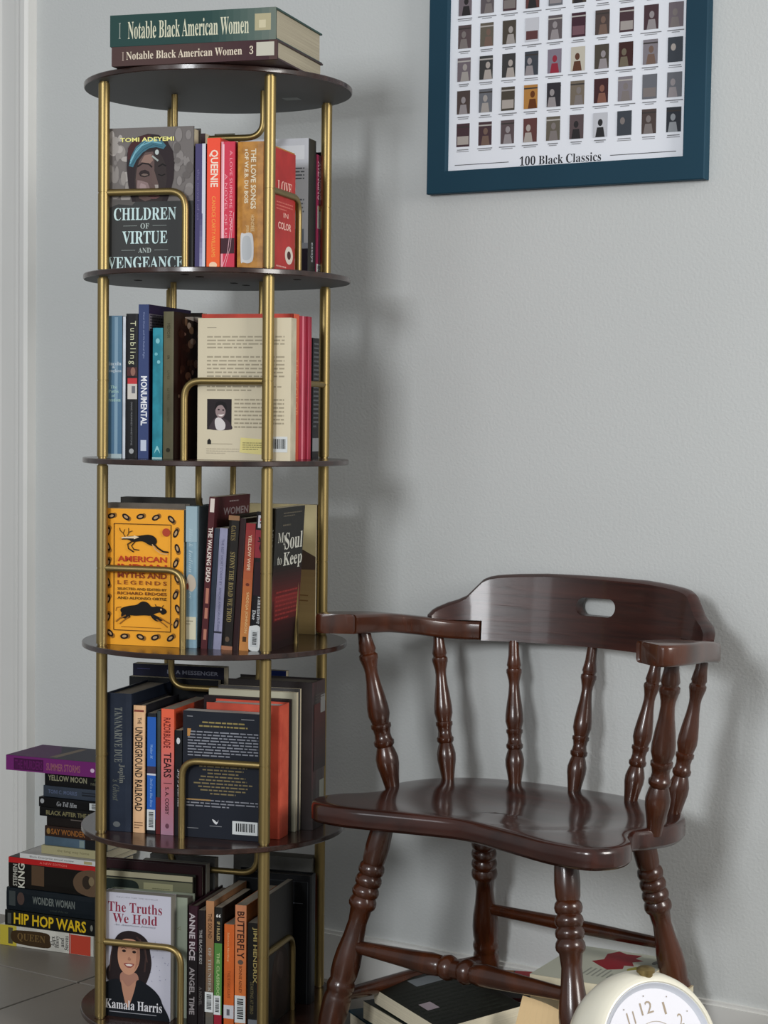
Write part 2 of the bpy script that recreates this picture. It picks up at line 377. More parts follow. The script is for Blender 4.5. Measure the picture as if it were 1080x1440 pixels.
# ------------------------------------------------------------------ revolving bookcase
PSI = radians(16.5); CC = Vector((-0.2925, 3.40, 0))
EA = Vector((cos(PSI), -sin(PSI), 0)); EB = Vector((sin(PSI), cos(PSI), 0))
ZS = [1.6335, 1.309, 0.9952, 0.6786, 0.3592, 0.0395]; TH = 0.0045      # shelf centre heights, half thickness
def case_pt(a, b, z): return CC + EA * a + EB * b + Vector((0, 0, z))
def a_of(px, py, b): return (at_plane(px, py, case_pt(0, b, 0), EB) - CC).dot(EA)
def b_of(px, py, a): return (at_plane(px, py, case_pt(a, 0, 0), EA) - CC).dot(EB)
def z_of(px, py, b): return at_plane(px, py, case_pt(0, b, 0), EB).z
case = empty('revolving_bookcase', CC, -PSI, 'tall round bookcase with six dark walnut discs on brass-coloured poles, standing before the grey wall', 'bookcase')
PR = 0.1475
for k, z in enumerate(ZS):
    m = MB(); R = 0.23; n = 72
    ring = lambda r, zz: [(r * cos(2 * pi * j / n), r * sin(2 * pi * j / n), zz) for j in range(n)]
    m.rings([ring(R - .0012, z - TH), ring(R, z - TH + .0012), ring(R, z + TH - .0012), ring(R - .0012, z + TH)], cap=False)
    m.add(ring(R - .0012, z + TH), [tuple(range(n))]); m.add(ring(R - .0012, z - TH), [tuple(range(n - 1, -1, -1))], 1)
    sh = m.build('shelf', [M_SHELF, M_UNDER], case, True)
    if k == 1:
        for px, py in ((194, 394), (260, 386), (281, 389), (329, 398), (346, 401), (418, 393)):
            p = at_z(px, py, z - TH) - CC; a, b = p.dot(EA), p.dot(EB)
            s = MB(); s.box((a - .005, b - .006, z - TH - .0008), (a + .005, b + .006, z - TH)); s.build('slot', M_BLACK, sh)
    if k == 0:
        p = at_z(410, 139, z - TH) - CC; a, b = p.dot(EA), p.dot(EB)
        s = MB(); s.box((a - .014, b - .012, z - TH - .0004), (a + .014, b + .012, z - TH)); s.build('sticker', ink('7C8284', .6, 1.3), sh)
RH = 0.131
def rod(name, pts, r=.0058):
    q = MB(); q.tube(pts, r, 12); return q.build(name, M_GOLD, case, True)
for k in range(5):
    zb = ZS[k + 1] + TH; zt = ZS[k] - TH; L = zt - zb
    for sx, sy in ((-1, -1), (1, -1), (1, 1), (-1, 1)):
        q = MB(); r = .0096; g = RH / L
        q.lathe((sx * PR, sy * PR, zb), (sx * PR, sy * PR, zt), [(0, r * .8), (.008, r * .8), (.009, r), (g - .004, r), (g - .0035, r * .93), (g + .0035, r * .93), (g + .004, r), (.99, r), (.991, r * .8), (1, r * .8)], 20)
        q.build('pole', M_GOLD, case, True)
    zr = zb + RH; c = .03; odd = k % 2 == 0
    if odd:
        rod('guard_rod', [(-PR + .008, -PR, zr)] + bez((.0 - c, -PR, zr), (.0, -PR, zr), (.0, -PR, zr - c)) + [(.0, -PR, zb)])
        rod('guard_rod', [(PR, -PR + .008, zr)] + bez((PR, -c, zr), (PR, 0, zr), (PR, 0, zr - c)) + [(PR, 0, zb)])
        rod('guard_rod', [(PR - .008, PR, zr)] + bez((c, PR, zr), (0, PR, zr), (0, PR, zr - c)) + [(0, PR, zb)])
        rod('guard_rod', [(-PR, PR - .008, zr)] + bez((-PR, c, zr), (-PR, 0, zr), (-PR, 0, zr - c)) + [(-PR, 0, zb)])
    else:
        rod('guard_rod', [(PR - .008, -PR, zr)] + bez((c, -PR, zr), (0, -PR, zr), (0, -PR, zr - c)) + [(0, -PR, zb)])
        rod('guard_rod', [(PR, PR - .008, zr)] + bez((PR, c + .02, zr), (PR, .02, zr), (PR, .02, zr - c)) + [(PR, .02, zb)])
        rod('guard_rod', [(-PR + .008, PR, zr)] + bez((-c, PR, zr), (0, PR, zr), (0, PR, zr - c)) + [(0, PR, zb)])
        rod('guard_rod', [(-PR, -PR + .008, zr)] + bez((-PR, -c, zr), (-PR, 0, zr), (-PR, 0, zr - c)) + [(-PR, 0, zb)])
    h = .082; zd = zt - .078
    if k == 2: P = lambda s, z: (0, s, z)
    else: P = lambda s, z: (s, 0, z)
    rod('hanger_rod', [P(-h, zt)] + bez(P(-h, zd + c), P(-h, zd), P(-h + c, zd)) + bez(P(h - c, zd), P(h, zd), P(h, zd + c)) + [P(h, zt)], .0055)
for sx, sy in ((-1, -1), (1, -1), (1, 1), (-1, 1)):
    q = MB(); q.lathe((sx * PR, sy * PR, 0), (sx * PR, sy * PR, ZS[5] - TH), [(0, .012), (.2, .016), (.8, .016), (1, .010)], 16); q.build('foot', M_BLACK, case, True)

# ------------------------------------------------------------------ framed poster
PW, PH = 0.545, 0.69
poster = empty('framed_poster', wall_pt((0.081 + .103) / cos(WK), 1.479, 0.0), WALLROT, 'poster of many small book covers in a wide dark blue frame on the wall', 'poster')
poster.rotation_euler = (0, radians(0.35), WALLROT)
M_FRAME = paint_mat('dark_teal_blue_frame', (0.010, 0.046, 0.076, 1), 0.6, 0.1, 60, 0.08)
M_FRAME.node_tree.nodes['Principled BSDF'].inputs['Specular IOR Level'].default_value = 0.2
FB = 0.040; FD = 0.02
q = MB(); e = .0015
def _rect(d, y): return [(d, y, d), (PW - d, y, d), (PW - d, y, PH - d), (d, y, PH - d)]
q.rings([_rect(0, 0), _rect(0, -FD + e), _rect(e, -FD), _rect(FB - e, -FD), _rect(FB, -FD + e), _rect(FB, 0)], cap=False)
q.build('frame', M_FRAME, poster)
q = MB(); q.box((FB, -.010, FB), (PW - FB, -.004, PH - FB)); paper = q.build('paper', ink('C2C5CB', .35, 1.5), poster)
SW, SH = PW - 2 * FB, PH - 2 * FB
rp = random.Random(11); ops = []
GREYS = ['4A3F3C', '2F2D33', '5A5356', '6B6268', '3C4148', '5E584E', '7A757B', '453338', '3A3A3A', '6E6458', '55494B', '64666C', '48423A', '5B3A38']
SPECIAL = {(5, 2): ('B9B4A6', '5A3B2C'), (4, 2): ('7B7480', '8A2A3A'), (3, 1): ('A8783E', '5E3418'), (7, 2): ('3C2422', '6A6252'), (6, 1): ('3E2426', '7C5548'), (5, 3): ('3E2630', '6E5058'), (6, 0): ('B8BAC0', '2A2A2C'), (9, 0): ('2E3238', '8A8E92'), (3, 3): ('BDBEC4', '5A3A3A')}
for row in range(10):
    for colm in range(10):
        cx = (0.030 + colm * 0.0459) ; cz = 0.0635 + row * 0.0583; w, h = 0.0272, 0.0415
        base, fig = SPECIAL.get((colm, row), (rp.choice(GREYS), rp.choice(['8C8688', '9A9490', '2A282A', '77706E', 'A29A94', '6E5A50'])))
        X0, X1, Z0, Z1 = (cx - w / 2) / SW, (cx + w / 2) / SW, (cz - h / 2) / SH, (cz + h / 2) / SH
        ops.append(('r', X0, Z0, X1, Z1, base))
        kx = cx + rp.uniform(-.004, .004); st = rp.random()
        if st < .75:
            ops.append(('e', kx / SW, (cz + .004) / SH, .0046 / SW, .006 / SH, fig)); ops.append(('p', [((kx - .009) / SW, Z0), ((kx + .009) / SW, Z0), ((kx + .006) / SW, (cz - .004) / SH), ((kx - .006) / SW, (cz - .004) / SH)], fig))
        else: ops.append(('r', X0 + .004, Z0 + .006, X1 - .004, (cz - .002) / SH, fig))
        if rp.random() < .5: ops.append(('r', X0, Z1 - .012, X1, Z1 - .008, 'A8A4A0' if rp.random() < .5 else '3A3634'))
        a = rp.uniform(.010, .02); b2 = rp.uniform(.007, .014)
        ops.append(('r', (cx - a) / SW, (cz - h / 2 - .0062) / SH, (cx + a) / SW, (cz - h / 2 - .0046) / SH, '77787C')); ops.append(('r', (cx - b2) / SW, (cz - h / 2 - .0092) / SH, (cx + b2) / SW, (cz - h / 2 - .0079) / SH, '8B8C90'))
ops += [('r', .03, .0160, .27, .0180, '4A4B4F'), ('r', .70, .0160, .965, .0180, '4A4B4F')]
hm = [o for o in ops]
pm = MB(); mats = []
for i in range(0, len(hm), 40): draw(pm, mats, hm[i:i + 40], SW, SH, lambda x, y, e: (FB + x, -.010 - e, FB + y))
draw(pm, mats, [('t', '100 Black Classics', .49, .0170, .345, .027, '2A2B2F', 's')], SW, SH, lambda x, y, e: (FB + x, -.010 - e, FB + y))
pm.build('printed_covers', mats, paper, normals=False)

# ------------------------------------------------------------------ captain's chair
CH = empty('captains_chair', (0.329, 3.319, 0), -radians(38.6), 'dark red-brown wooden armchair with turned spindles and a hand hole in the back', 'chair')
half = [(0, .030), (.06, .030), (.12, .022), (.18, .006), (.225, -.024), (.255, -.062), (.272, -.110), (.274, -.150), (.262, -.188), (.252, -.215), (.262, -.245), (.288, -.280), (.297, -.318), (.288, -.350), (.262, -.372), (.20, -.374), (.13, -.356), (.07, -.340), (.03, -.330)]
outl = half + [(0, -.326)] + [(-x, y) for x, y in reversed(half[1:])]
outl = catmull(outl, 4)
cx0, cy0 = 0, -.17
def inset(d):
    n = len(outl); o = []
    for i, (x, y) in enumerate(outl):
        a = Vector(outl[i - 1]); b = Vector(outl[(i + 1) % n]); t = (b - a).normalized(); o.append((x + t.y * -d * SG, y + t.x * d * SG))
    return o
ar = sum(outl[i - 1][0] * outl[i][1] - outl[i][0] * outl[i - 1][1] for i in range(len(outl))); SG = 1 if ar > 0 else -1
q = MB(); rs = []
for d, z in ((.012, .404), (.004, .406), (.0, .411), (0, .430), (.0015, .4355), (.005, .4385), (.012, .4395)): rs.append([(x, y, z) for x, y in inset(d)])
base = inset(.012)
def dish(x, y):
    e = min(1.0, max(0.0, 1 - ((x / .235) ** 2 + ((y + .185) / .165) ** 2)))
    return .4395 - .014 * (e * e * (3 - 2 * e)) * (1 - .35 * math.exp(-(x / .05) ** 2) * (1 if y < -.2 else .3))
for s in (.95, .9, .84, .78, .72, .66, .6, .54, .48, .42, .36, .3, .24, .18, .12, .06, .01):
    rs.append([(cx0 + (x - cx0) * s, cy0 + (y - cy0) * s, dish(cx0 + (x - cx0) * s, cy0 + (y - cy0) * s)) for x, y in base])
q.rings(rs); q.build('seat', M_SEAT, CH, True)
SP = [(0, .52), (.02, .55), (.10, .62), (.165, .80), (.175, .72), (.185, .70), (.195, .86), (.215, .86), (.225, .80), (.27, .62), (.30, .58), (.36, .66), (.43, .84), (.50, .98), (.545, 1.0), (.58, .84), (.595, .78), (.60, .92), (.62, .92), (.63, .80), (.66, .72), (.69, .80), (.70, .94), (.72, .92), (.735, .74), (.76, .88), (.80, 1.04), (.84, 1.02), (.90, .84), (.96, .68), (1, .62)]
def spindle(u0, w0, u1, w1, zt, r):
    q = MB(); q.lathe((u1, w1, zt), (u0, w0, .428), [(t, k * r) for t, k in SP], 18); q.build('spindle', M_CHAIR, CH, True)
for sg in (-1, 1):
    spindle(sg * .260, -.168, sg * .307, -.200, .722, .0192)
    spindle(sg * .226, -.054, sg * .268, -.035, .702, .0163)
    spindle(sg * .116, -.007, sg * .146, .026, .683, .0160)
spindle(0, 0, 0, .054, .683, .0160)
LP = [(0, .72), (.06, .84), (.12, .9), (.17, .86), (.185, .78), (.195, .92), (.21, .98), (.225, .92), (.232, .80), (.242, .94), (.255, 1.0), (.27, .94), (.277, .82), (.288, .96), (.30, 1.02), (.313, .96), (.32, .86), (.333, 1.0), (.348, 1.04), (.36, .98), (.37, .80), (.42, .70), (.48, .80), (.54, .98), (.59, 1.05), (.63, 1.02), (.655, .92), (.665, 1.0), (.68, 1.06), (.695, 1.0), (.705, .94), (.72, 1.02), (.74, 1.06), (.80, 1.02), (.9, .80), (1, .60)]
def leg(u0, w0, u1, w1):
    q = MB(); q.lathe((u0, w0, .415), (u1, w1, 0), [(t, k * .0225) for t, k in LP], 20); q.build('leg', M_CHAIR, CH, True)
FT, FF, RT, RF = (.177, -.293), (.256, -.361), (.157, -.046), (.213, .056)
for sg in (-1, 1):
    leg(sg * FT[0], FT[1], sg * FF[0], FF[1]); leg(sg * RT[0], RT[1], sg * RF[0], RF[1])
def lp(T, F, z, sg):
    t = 1 - z / .415; return (sg * (T[0] + (F[0] - T[0]) * t), T[1] + (F[1] - T[1]) * t, z)
def stretcher(a, b, prof):
    q = MB(); q.lathe(a, b, prof, 16); q.build('stretcher', M_CHAIR, CH, True)
stretcher(lp(FT, FF, .20, -1), lp(FT, FF, .20, 1), [(0, .010), (.08, .0115), (.25, .015), (.38, .0185), (.42, .017), (.43, .0145), (.44, .019), (.46, .021), (.475, .019), (.485, .0155), (.515, .0155), (.525, .019), (.54, .021), (.56, .019), (.57, .0145), (.58, .017), (.62, .0185), (.75, .015), (.92, .0115), (1, .010)])
stretcher(lp(RT, RF, .205, -1), lp(RT, RF, .205, 1), [(0, .009), (.1, .010), (.5, .0125), (.9, .010), (1, .009)])
for sg in (-1, 1): stretcher(lp(FT, FF, .115, sg), lp(RT, RF, .105, sg), [(0, .010), (.1, .011), (.5, .0155), (.9, .011), (1, .010)])
# armrests: a rounded board swept from the front pad to the joint under the top rail
def armrest(sg):
    path = [(.308, -.272, .036, .7235), (.312, -.262, .0385, .7235), (.314, -.235, .0395, .723), (.312, -.20, .0365, .721), (.307, -.15, .029, .718), (.298, -.10, .0245, .712), (.283, -.058, .0235, .706), (.262, -.024, .0235, .7005), (.236, .0, .0215, .6985), (.205, .012, .0180, .6985)]
    P = catmull(path, 4, False); rs = []
    for i, (u, w, hw, z) in enumerate(P):
        a = P[max(i - 1, 0)]; b = P[min(i + 1, len(P) - 1)]; t = Vector((b[0] - a[0], b[1] - a[1])).normalized(); nx, ny = t.y, -t.x
        if i < 5: sc = (.62, .82, .92, .97, 1.)[i]
        else: sc = 1
        hh = .0165; r = .006; ring_ = []
        for (px_, pz_) in ((-1, -1), (1, -1), (1, 1), (-1, 1)):
            for k2 in range(4):
                an = {(-1, -1): pi, (1, -1): 1.5 * pi, (1, 1): 0, (-1, 1): .5 * pi}[(px_, pz_)] + k2 / 3 * pi / 2
                X = px_ * (hw * sc - r) + r * cos(an); Z = pz_ * (hh - r) + r * sin(an); ring_.append((sg * (u + nx * X), w + ny * X, z + Z))
        rs.append(ring_)
    q = MB(); q.rings(rs); q.build('armrest', M_CHAIR, CH, True)
armrest(-1); armrest(1)
# top rail with its hand hole
def crest():
    N = 48; rs = []
    def top(u):
        P = [(0, .803), (.10, .8025), (.15, .800), (.185, .797), (.200, .794), (.211, .789), (.220, .781), (.228, .770), (.237, .7595), (.250, .752), (.264, .746), (.274, .740), (.281, .732), (.284, .724)]
        a = abs(u) * 1.036
        for (x0, z0), (x1, z1) in zip(P, P[1:]):
            if a <= x1: return z0 + (z1 - z0) * (a - x0) / (x1 - x0)
        return .727
    def bot(u): a = abs(u); return .682 if a < .203 else .7165
    us = [-.2735, -.270] + [-.266 + i * (.532) / 44 for i in range(45)] + [.270, .2735]
    WP_ = catmull([(-.05, .0531), (0, .056), (.05, .0531), (.10, .0444), (.15, .030), (.19, .0155), (.215, .0045), (.235, -.006), (.253, -.020), (.268, -.038), (.280, -.060)], 6, False)
    def wof(u):
        a = abs(u)
        for (x0, z0), (x1, z1) in zip(WP_, WP_[1:]):
            if x0 <= a <= x1: return z0 + (z1 - z0) * (a - x0) / (x1 - x0)
        return WP_[-1][1]
    us = sorted(us + [-.2031, -.2029, .2029, .2031])
    for u in us:
        w = wof(u); s = (wof(u + .002) - wof(u - .002)) / .004; nn = Vector((-s, 1)).normalized(); th = .0115 if abs(u) < .25 else .0115 - (abs(u) - .25) * .1
        zt, zb = top(u), bot(u); ring_ = []; r = min(.005, (zt - zb) * .2)
        for side, z in ((-1, zb), (1, zb), (1, zb + (zt - zb) * .25), (1, (zb + zt) / 2), (1, zt - r), (.55, zt - r * .15), (0, zt), (-.55, zt - r * .15), (-1, zt - r), (-1, (zb + zt) / 2), (-1, zb + (zt - zb) * .25)):
            ln = (z - .68) * .16; off = side * th + ln; ring_.append((u + nn.x * off, w + nn.y * off, z))
        rs.append(ring_)
    q = MB(); q.rings(rs); o = q.build('top_rail', M_CREST, CH, False)
    c = MB(); ring_ = [(.004 + (.0245 if cos(an) > 0 else -.0245) * (1 if abs(cos(an)) > 1e-6 else 0) + .0155 * cos(an), .7505 + .0155 * sin(an)) for an in [2 * pi * (j + .5) / 28 for j in range(28)]]
    c.rings([[(x, y, z) for x, z in ring_] for y in (-.1, .2)]); co = c.build('cutter', M_CREST, CH)
    md = o.modifiers.new('hole', 'BOOLEAN'); md.object = co; md.solver = 'EXACT'
    bpy.context.view_layer.update()
    me = bpy.data.meshes.new_from_object(o.evaluated_get(bpy.context.evaluated_depsgraph_get()))
    o.modifiers.clear(); o.data = me; bpy.data.objects.remove(co)
    me.polygons.foreach_set('use_smooth', [True] * len(me.polygons)); me.set_sharp_from_angle(angle=radians(40))
crest()

# ------------------------------------------------------------------ books in the bookcase
GRP = ['books on the first tier of the round bookcase', 'books on the second tier of the round bookcase', 'books on the third tier of the round bookcase', 'books on the fourth tier of the round bookcase', 'books on the bottom tier of the round bookcase']
YM = [275, 545, 812, 1085, 1350]          # picture height of the middle of each tier
B0 = -0.135
def tier_z(k): return ZS[k + 1] + TH + .0003
def spine_book(k, x0, x1, ytop, label, D, cover, b=B0, lean=0.0, **kw):
    """a book standing with its spine outwards, between two verticals of the photograph, at depth b in the bookcase"""
    a0, a1 = a_of(x0, YM[k], b), a_of(x1, YM[k], b); zb = tier_z(k); H = z_of((x0 + x1) / 2, ytop, b) - zb
    return book(label, case_pt(a0, b, zb), -PSI, 'spine', a1 - a0, D, H, cover, group=GRP[k], lean=lean, **kw)
def face_book(k, x0, x1, ytop, label, mode, T, cover, b=B0, **kw):
    a0, a1 = a_of(x0, YM[k], b), a_of(x1, YM[k], b); zb = tier_z(k); H = z_of((x0 + x1) / 2, ytop, b) - zb
    return book(label, case_pt(a0, b, zb), -PSI, mode, T, a1 - a0, H, cover, group=GRP[k], **kw)
def side_book(k, xf, xb, ytop, label, W, cover, a=.135, mode='back', gap=.0012, **kw):
    """a book whose spine faces the right-hand opening: cover edge seen from xf to xb on the plane a"""
    b0, b1 = b_of(xf, YM[k], a), b_of(xb, YM[k], a); zb = tier_z(k); H = z_of(xf, ytop, b0) - zb
    return book(label, case_pt(a - W, b0, zb), -PSI, mode, b1 - b0 - gap, W, H, cover, group=GRP[k], **kw)

# two big volumes on the top disc
zt = ZS[0] + TH + .0004
tb = at_plane(157, 92, (-0.449, 3.21, 0), (sin(radians(17)), cos(radians(17)), 0))
vol_spine = [('r', 0, 0, 1, 1, '23403D'), ('g', 0, 0, 1, .42, '68726A', '23403D'), ('r', 0, .0, 1, .004, '6A7468'),
             ('v', 'Notable Black American Women', .5, .525, .56, .73, 'C9C8B0', 's'), ('v', 'I', .5, .94, .5, .012, '8C948C', 's'),
             ('r', .3, .03, .82, .125, 'A79F80'), ('r', .38, .06, .62, .1, 'C0B89A')]
vol2 = [('r', 0, 0, 1, 1, '4A3634'), ('g', .0, .05, 1, .5, '3A2128', '4A3634'), ('v', 'Notable Black American Women', .52, .56, .42, .70, 'D2C6B2', 's'), ('v', '3', .52, .155, .42, .022, 'D2C6B2', 's'), ('v', 'I', .5, .93, .45, .012, '9A8A80', 's'), ('r', .2, .02, .9, .125, 'B9B6A8')]
book('thick brown reference volume lying under the green volume on the top disc', (tb.x, tb.y, zt), -radians(17), 'flat', .0310, .222, .287, '3E2E30', prints=[('s', vol2)], pages='A79F8A')
book('thick dark green reference volume lying topmost on the bookcase', (tb.x - .003, tb.y + .002, zt + .0315), -radians(17), 'flat', .0508, .226, .287, '2E4A46', prints=[('s', vol_spine)], pages='A79F8A')

# ---- first tier
face_front = [('r', 0, 0, 1, 1, '343434')]
cov = [('r', 0, 0, 1, 1, '6E6967')]
rc = random.Random(5)
for _ in range(26): cov.append(('e', rc.uniform(.02, .24), rc.uniform(.5, .95), rc.uniform(.02, .07), rc.uniform(.015, .05), rc.choice(['8A8582', '7E7977', '9A9591', 'A8A39F', '908B87'])))
for _ in range(18): cov.append(('e', rc.uniform(.78, .97), rc.uniform(.5, .95), rc.uniform(.02, .05), rc.uniform(.015, .05), rc.choice(['7A7573', '6A6563', '827D7B', '615C5A'])))
cov += [('r', 0, 0, 1, .485, '3A3B3B'), ('p', [(0, .44), (.14, .47), (.3, .46), (.36, .5), (0, .5)], '5A5755'),
       ('p', [(.30, .485), (.255, .60), (.235, .72), (.24, .82), (.28, .89), (.36, .935), (.48, .955), (.60, .945), (.70, .90), (.765, .83), (.785, .74), (.775, .64), (.74, .55), (.70, .485)], '2B2225'),
       ('p', [(.245, .78), (.25, .86), (.31, .915), (.42, .945), (.52, .95), (.44, .90), (.36, .85), (.30, .78)], '432528'),
       ('p', [(.345, .485), (.33, .56), (.325, .64), (.34, .72), (.38, .79), (.46, .835), (.56, .84), (.64, .80), (.69, .73), (.70, .64), (.68, .55), (.64, .485)], '332B2B'),
       ('p', [(.35, .70), (.38, .77), (.45, .825), (.54, .83), (.555, .77), (.555, .70), (.575, .62), (.575, .55), (.52, .50), (.45, .487), (.38, .51), (.345, .58), (.34, .64)], '5E4C49'),
       ('p', [(.40, .76), (.44, .805), (.52, .815), (.54, .77), (.50, .745)], '8A7066'), ('p', [(.355, .585), (.36, .635), (.41, .63), (.48, .615), (.505, .575), (.48, .535), (.42, .53), (.375, .55)], '84706F'), ('p', [(.385, .585), (.40, .615), (.455, .60), (.47, .57), (.43, .553)], '9A8585'),
       ('p', [(.53, .715), (.56, .69), (.605, .60), (.60, .575), (.56, .57), (.535, .60), (.525, .65)], '5F4E4A'), ('p', [(.56, .60), (.60, .60), (.605, .58), (.57, .572)], '9C948E'),
       ('p', [(.375, .68), (.40, .70), (.45, .706), (.495, .692), (.505, .672), (.46, .655), (.40, .660)], '2A2021'), ('p', [(.40, .670), (.43, .680), (.47, .677), (.49, .668), (.45, .660)], '6E5F58'), ('l', [(.39, .668), (.44, .657), (.50, .668)], .0016, '140F10'),
       ('l', [(.36, .728), (.42, .752), (.49, .745), (.53, .722)], .0026, '1C1516'), ('l', [(.60, .672), (.64, .662), (.68, .672)], .0018, '100C0D'), ('l', [(.60, .725), (.65, .742), (.69, .728)], .0022, '120E0F'),
       ('p', [(.49, .525), (.53, .535), (.565, .528), (.605, .53), (.625, .518), (.58, .502), (.53, .502)], '6A4848'), ('l', [(.49, .520), (.56, .517), (.625, .519)], .0009, '221516'),
       ('p', [(.26, .735), (.285, .80), (.34, .865), (.43, .91), (.54, .925), (.64, .905), (.69, .87), (.66, .845), (.58, .86), (.50, .855), (.42, .825), (.35, .775), (.31, .725)], '3F6C7C'), ('l', [(.275, .75), (.33, .82), (.41, .875), (.52, .90), (.64, .885)], .0020, '6FA4B4'), ('l', [(.29, .74), (.36, .805), (.44, .85), (.54, .878), (.65, .86)], .0010, '2B5362'), ('l', [(.28, .77), (.35, .85), (.45, .90), (.58, .912)], .0010, '86B8C4'),
       ('e', .585, .825, .022, .018, 'B4BCBA'), ('l', [(.53, .80), (.60, .765)], .003, '9AA29E'), 
       
       ('t', 'TOMI ADEYEMI', .47, .916, .62, .030, 'F2E58C', 'b'),
       ('t', 'CHILDREN', .45, .40, .72, .088, 'C4DCDC', 's'), ('t', 'OF', .45, .315, .10, .038, 'A9B4B0', 's'), ('r', .20, .316, .36, .318, 'A9B4B0'), ('r', .54, .316, .70, .318, 'A9B4B0'),
       ('t', 'VIRTUE', .45, .235, .52, .088, 'C4DCDC', 's'), ('t', 'AND', .45, .145, .15, .036, 'A9B4B0', 's'), ('r', .18, .146, .34, .148, 'A9B4B0'), ('r', .56, .146, .72, .148, 'A9B4B0'), ('t', 'VENGEANCE', .46, .060, .88, .085, 'C4DCDC', 's')]
face_book(0, 150, 272, 179, 'grey fantasy novel facing out with a woman in a blue headwrap on it', 'front', .032, '55504E', prints=[('f', cov)])
spine_book(0, 274.5, 289, 202, 'indigo and white spine beside the grey novel with the headwrapped woman', .15, '3A3558', prints=[('s', [('r', 0, 0, 1, 1, '47426A'), ('r', .66, 0, 1, 1, 'C9CBD6'), ('g', .45, 0, .72, .45, 'A8A8C0', '47426A'), ('v', 'the novel of us', .3, .6, .22, .4, '6A6488')])], hard=False)
spine_book(0, 291, 309.5, 194, 'bright orange-red paperback with large pale capitals on its spine', .145, 'E2472E', prints=[('s', [('r', 0, 0, 1, 1, 'F0523A'), ('g', 0, 0, 1, .45, 'F2632E', 'F0523A'), ('v', 'QUEENIE', .5, .77, .68, .28, 'F4D9C8', 'b'), ('v', 'CANDICE CARTY-WILLIAMS', .52, .33, .28, .46, 'F2A24A'), ('e', .5, .04, .3, .025, 'F4C8A8')])], hard=False)
spine_book(0, 311, 330, 199, 'glossy pink-red spine with a dark band low on it', .15, 'B82E44', prints=[('s', [('r', 0, 0, 1, 1, 'C83A50'), ('r', .0, 0, .16, 1, 'DE97A2'), ('r', 0, .13, 1, .25, '40242C'), ('r', .1, .25, .22, .98, 'F0C0C8'), ('v', 'A LOVE SUPREME NOW', .72, .62, .2, .62, 'EC9AA4'), ('v', 'A NOVEL OF US', .36, .5, .2, .5, 'EC9AA4'), ('l', [(.1, .02), (.5, .14), (.8, .4)], .0008, 'F0B8C0'), ('l', [(.3, .02), (.7, .18), (.95, .45)], .0006, 'F0B8C0')])])
spine_book(0, 333, 370.5, 199, 'thick mustard-orange novel with cream capitals and a worn white label', .155, 'B4803A', spine=cover_mat('C58A3C', h2='A87230', scale=60), prints=[('s', [('v', 'THE LOVE SONGS', .62, .71, .2, .47, 'EADFC4', 'b'), ('v', 'OF W.E.B. DU BOIS', .36, .72, .15, .40, 'EADFC4', 'b'), ('r', .3, .93, .40, .94, 'EADFC4'), ('v', 'HONOREE', .60, .365, .13, .13, 'E6CE9E'), ('v', 'JEFFERS', .40, .32, .12, .06, 'E6CE9E'), ('c', [(.17, .07), (.16, .27), (.3, .285), (.6, .275), (.64, .1), (.5, .055), (.25, .06)], 'CFCFCF'), ('c', [(.24, .09), (.24, .25), (.52, .25), (.55, .1)], 'B9BCBE')])], pages='CFC4A8')
spine_book(0, 371.5, 382, 205, 'red paperback behind the front right pole with a white badge low on its cover', .118, 'B0302E', prints=[('s', [('v', 'LOVE', .5, .7, .4, .2, 'E8C0B8')]), ('f', [('t', 'LOVE', .55, .70, .6, .09, 'E2B4A8', 's'), ('t', 'IN', .6, .47, .2, .04, 'E2B4A8'), ('t', 'COLOR', .55, .38, .55, .06, 'E2B4A8', 'b'), ('para', .2, .5, .9, .58, 3, 'C4685E'), ('e', .74, .15, .17, .075, 'D8CCC0'), ('e', .74, .15, .08, .035, '4A2A28'), ('para', .2, .03, .9, .06, 1, 'D8A098')])], hard=False)
side_book(0, 433.5, 444.5, 194, 'black-spined book with a white printed back cover, behind the right-hand guard rod', .15, '22262A', prints=[('b', [('r', 0, .26, 1, 1, 'B6B8BE'), ('r', 0, 0, 1, .26, '8F939C'), ('r', .55, .0, 1, .22, '2B2630'), ('bars', .58, .03, .85, .15, 0), ('para', .3, .68, .95, .80, 5, '55585E'), ('para', .3, .44, .95, .58, 5, '6A6D74'), ('r', .55, .85, .95, .95, 'C6C8CC'), ('r', .1, .26, .95, .36, '6E7682')]), ('s', [('v', 'essays', .5, .2, .3, .14, 'B0B4B8')])], hard=False)
side_book(0, 445, 453, 217, 'raspberry pink spine with a white label beside the black-spined book', .14, '7E2444', prints=[('s', [('r', 0, 0, 1, 1, '8A2C4C'), ('v', 'AVENGING', .5, .8, .6, .3, 'D8A8B4', 'b'), ('r', .2, .42, .8, .6, 'A8A49C'), ('bars', .1, .02, .9, .14, 1)])], hard=False)
side_book(0, 453.6, 462, 214, 'dark aubergine spine nearest the rear right pole on the first tier', .14, '2A1A30', prints=[('s', [('v', 'THE COLLECTED STORIES', .5, .5, .4, .7, '4E3C58')])], hard=False)
# books whose tops show behind the front row
face_book(0, 262, 288, 188, 'dark maroon book standing behind the indigo spine', 'front', .02, '3A2226', b=-.02, hard=False)
face_book(0, 300, 329, 188, 'olive grey book standing behind the orange-red and pink spines', 'front', .03, '55523F', b=.035)

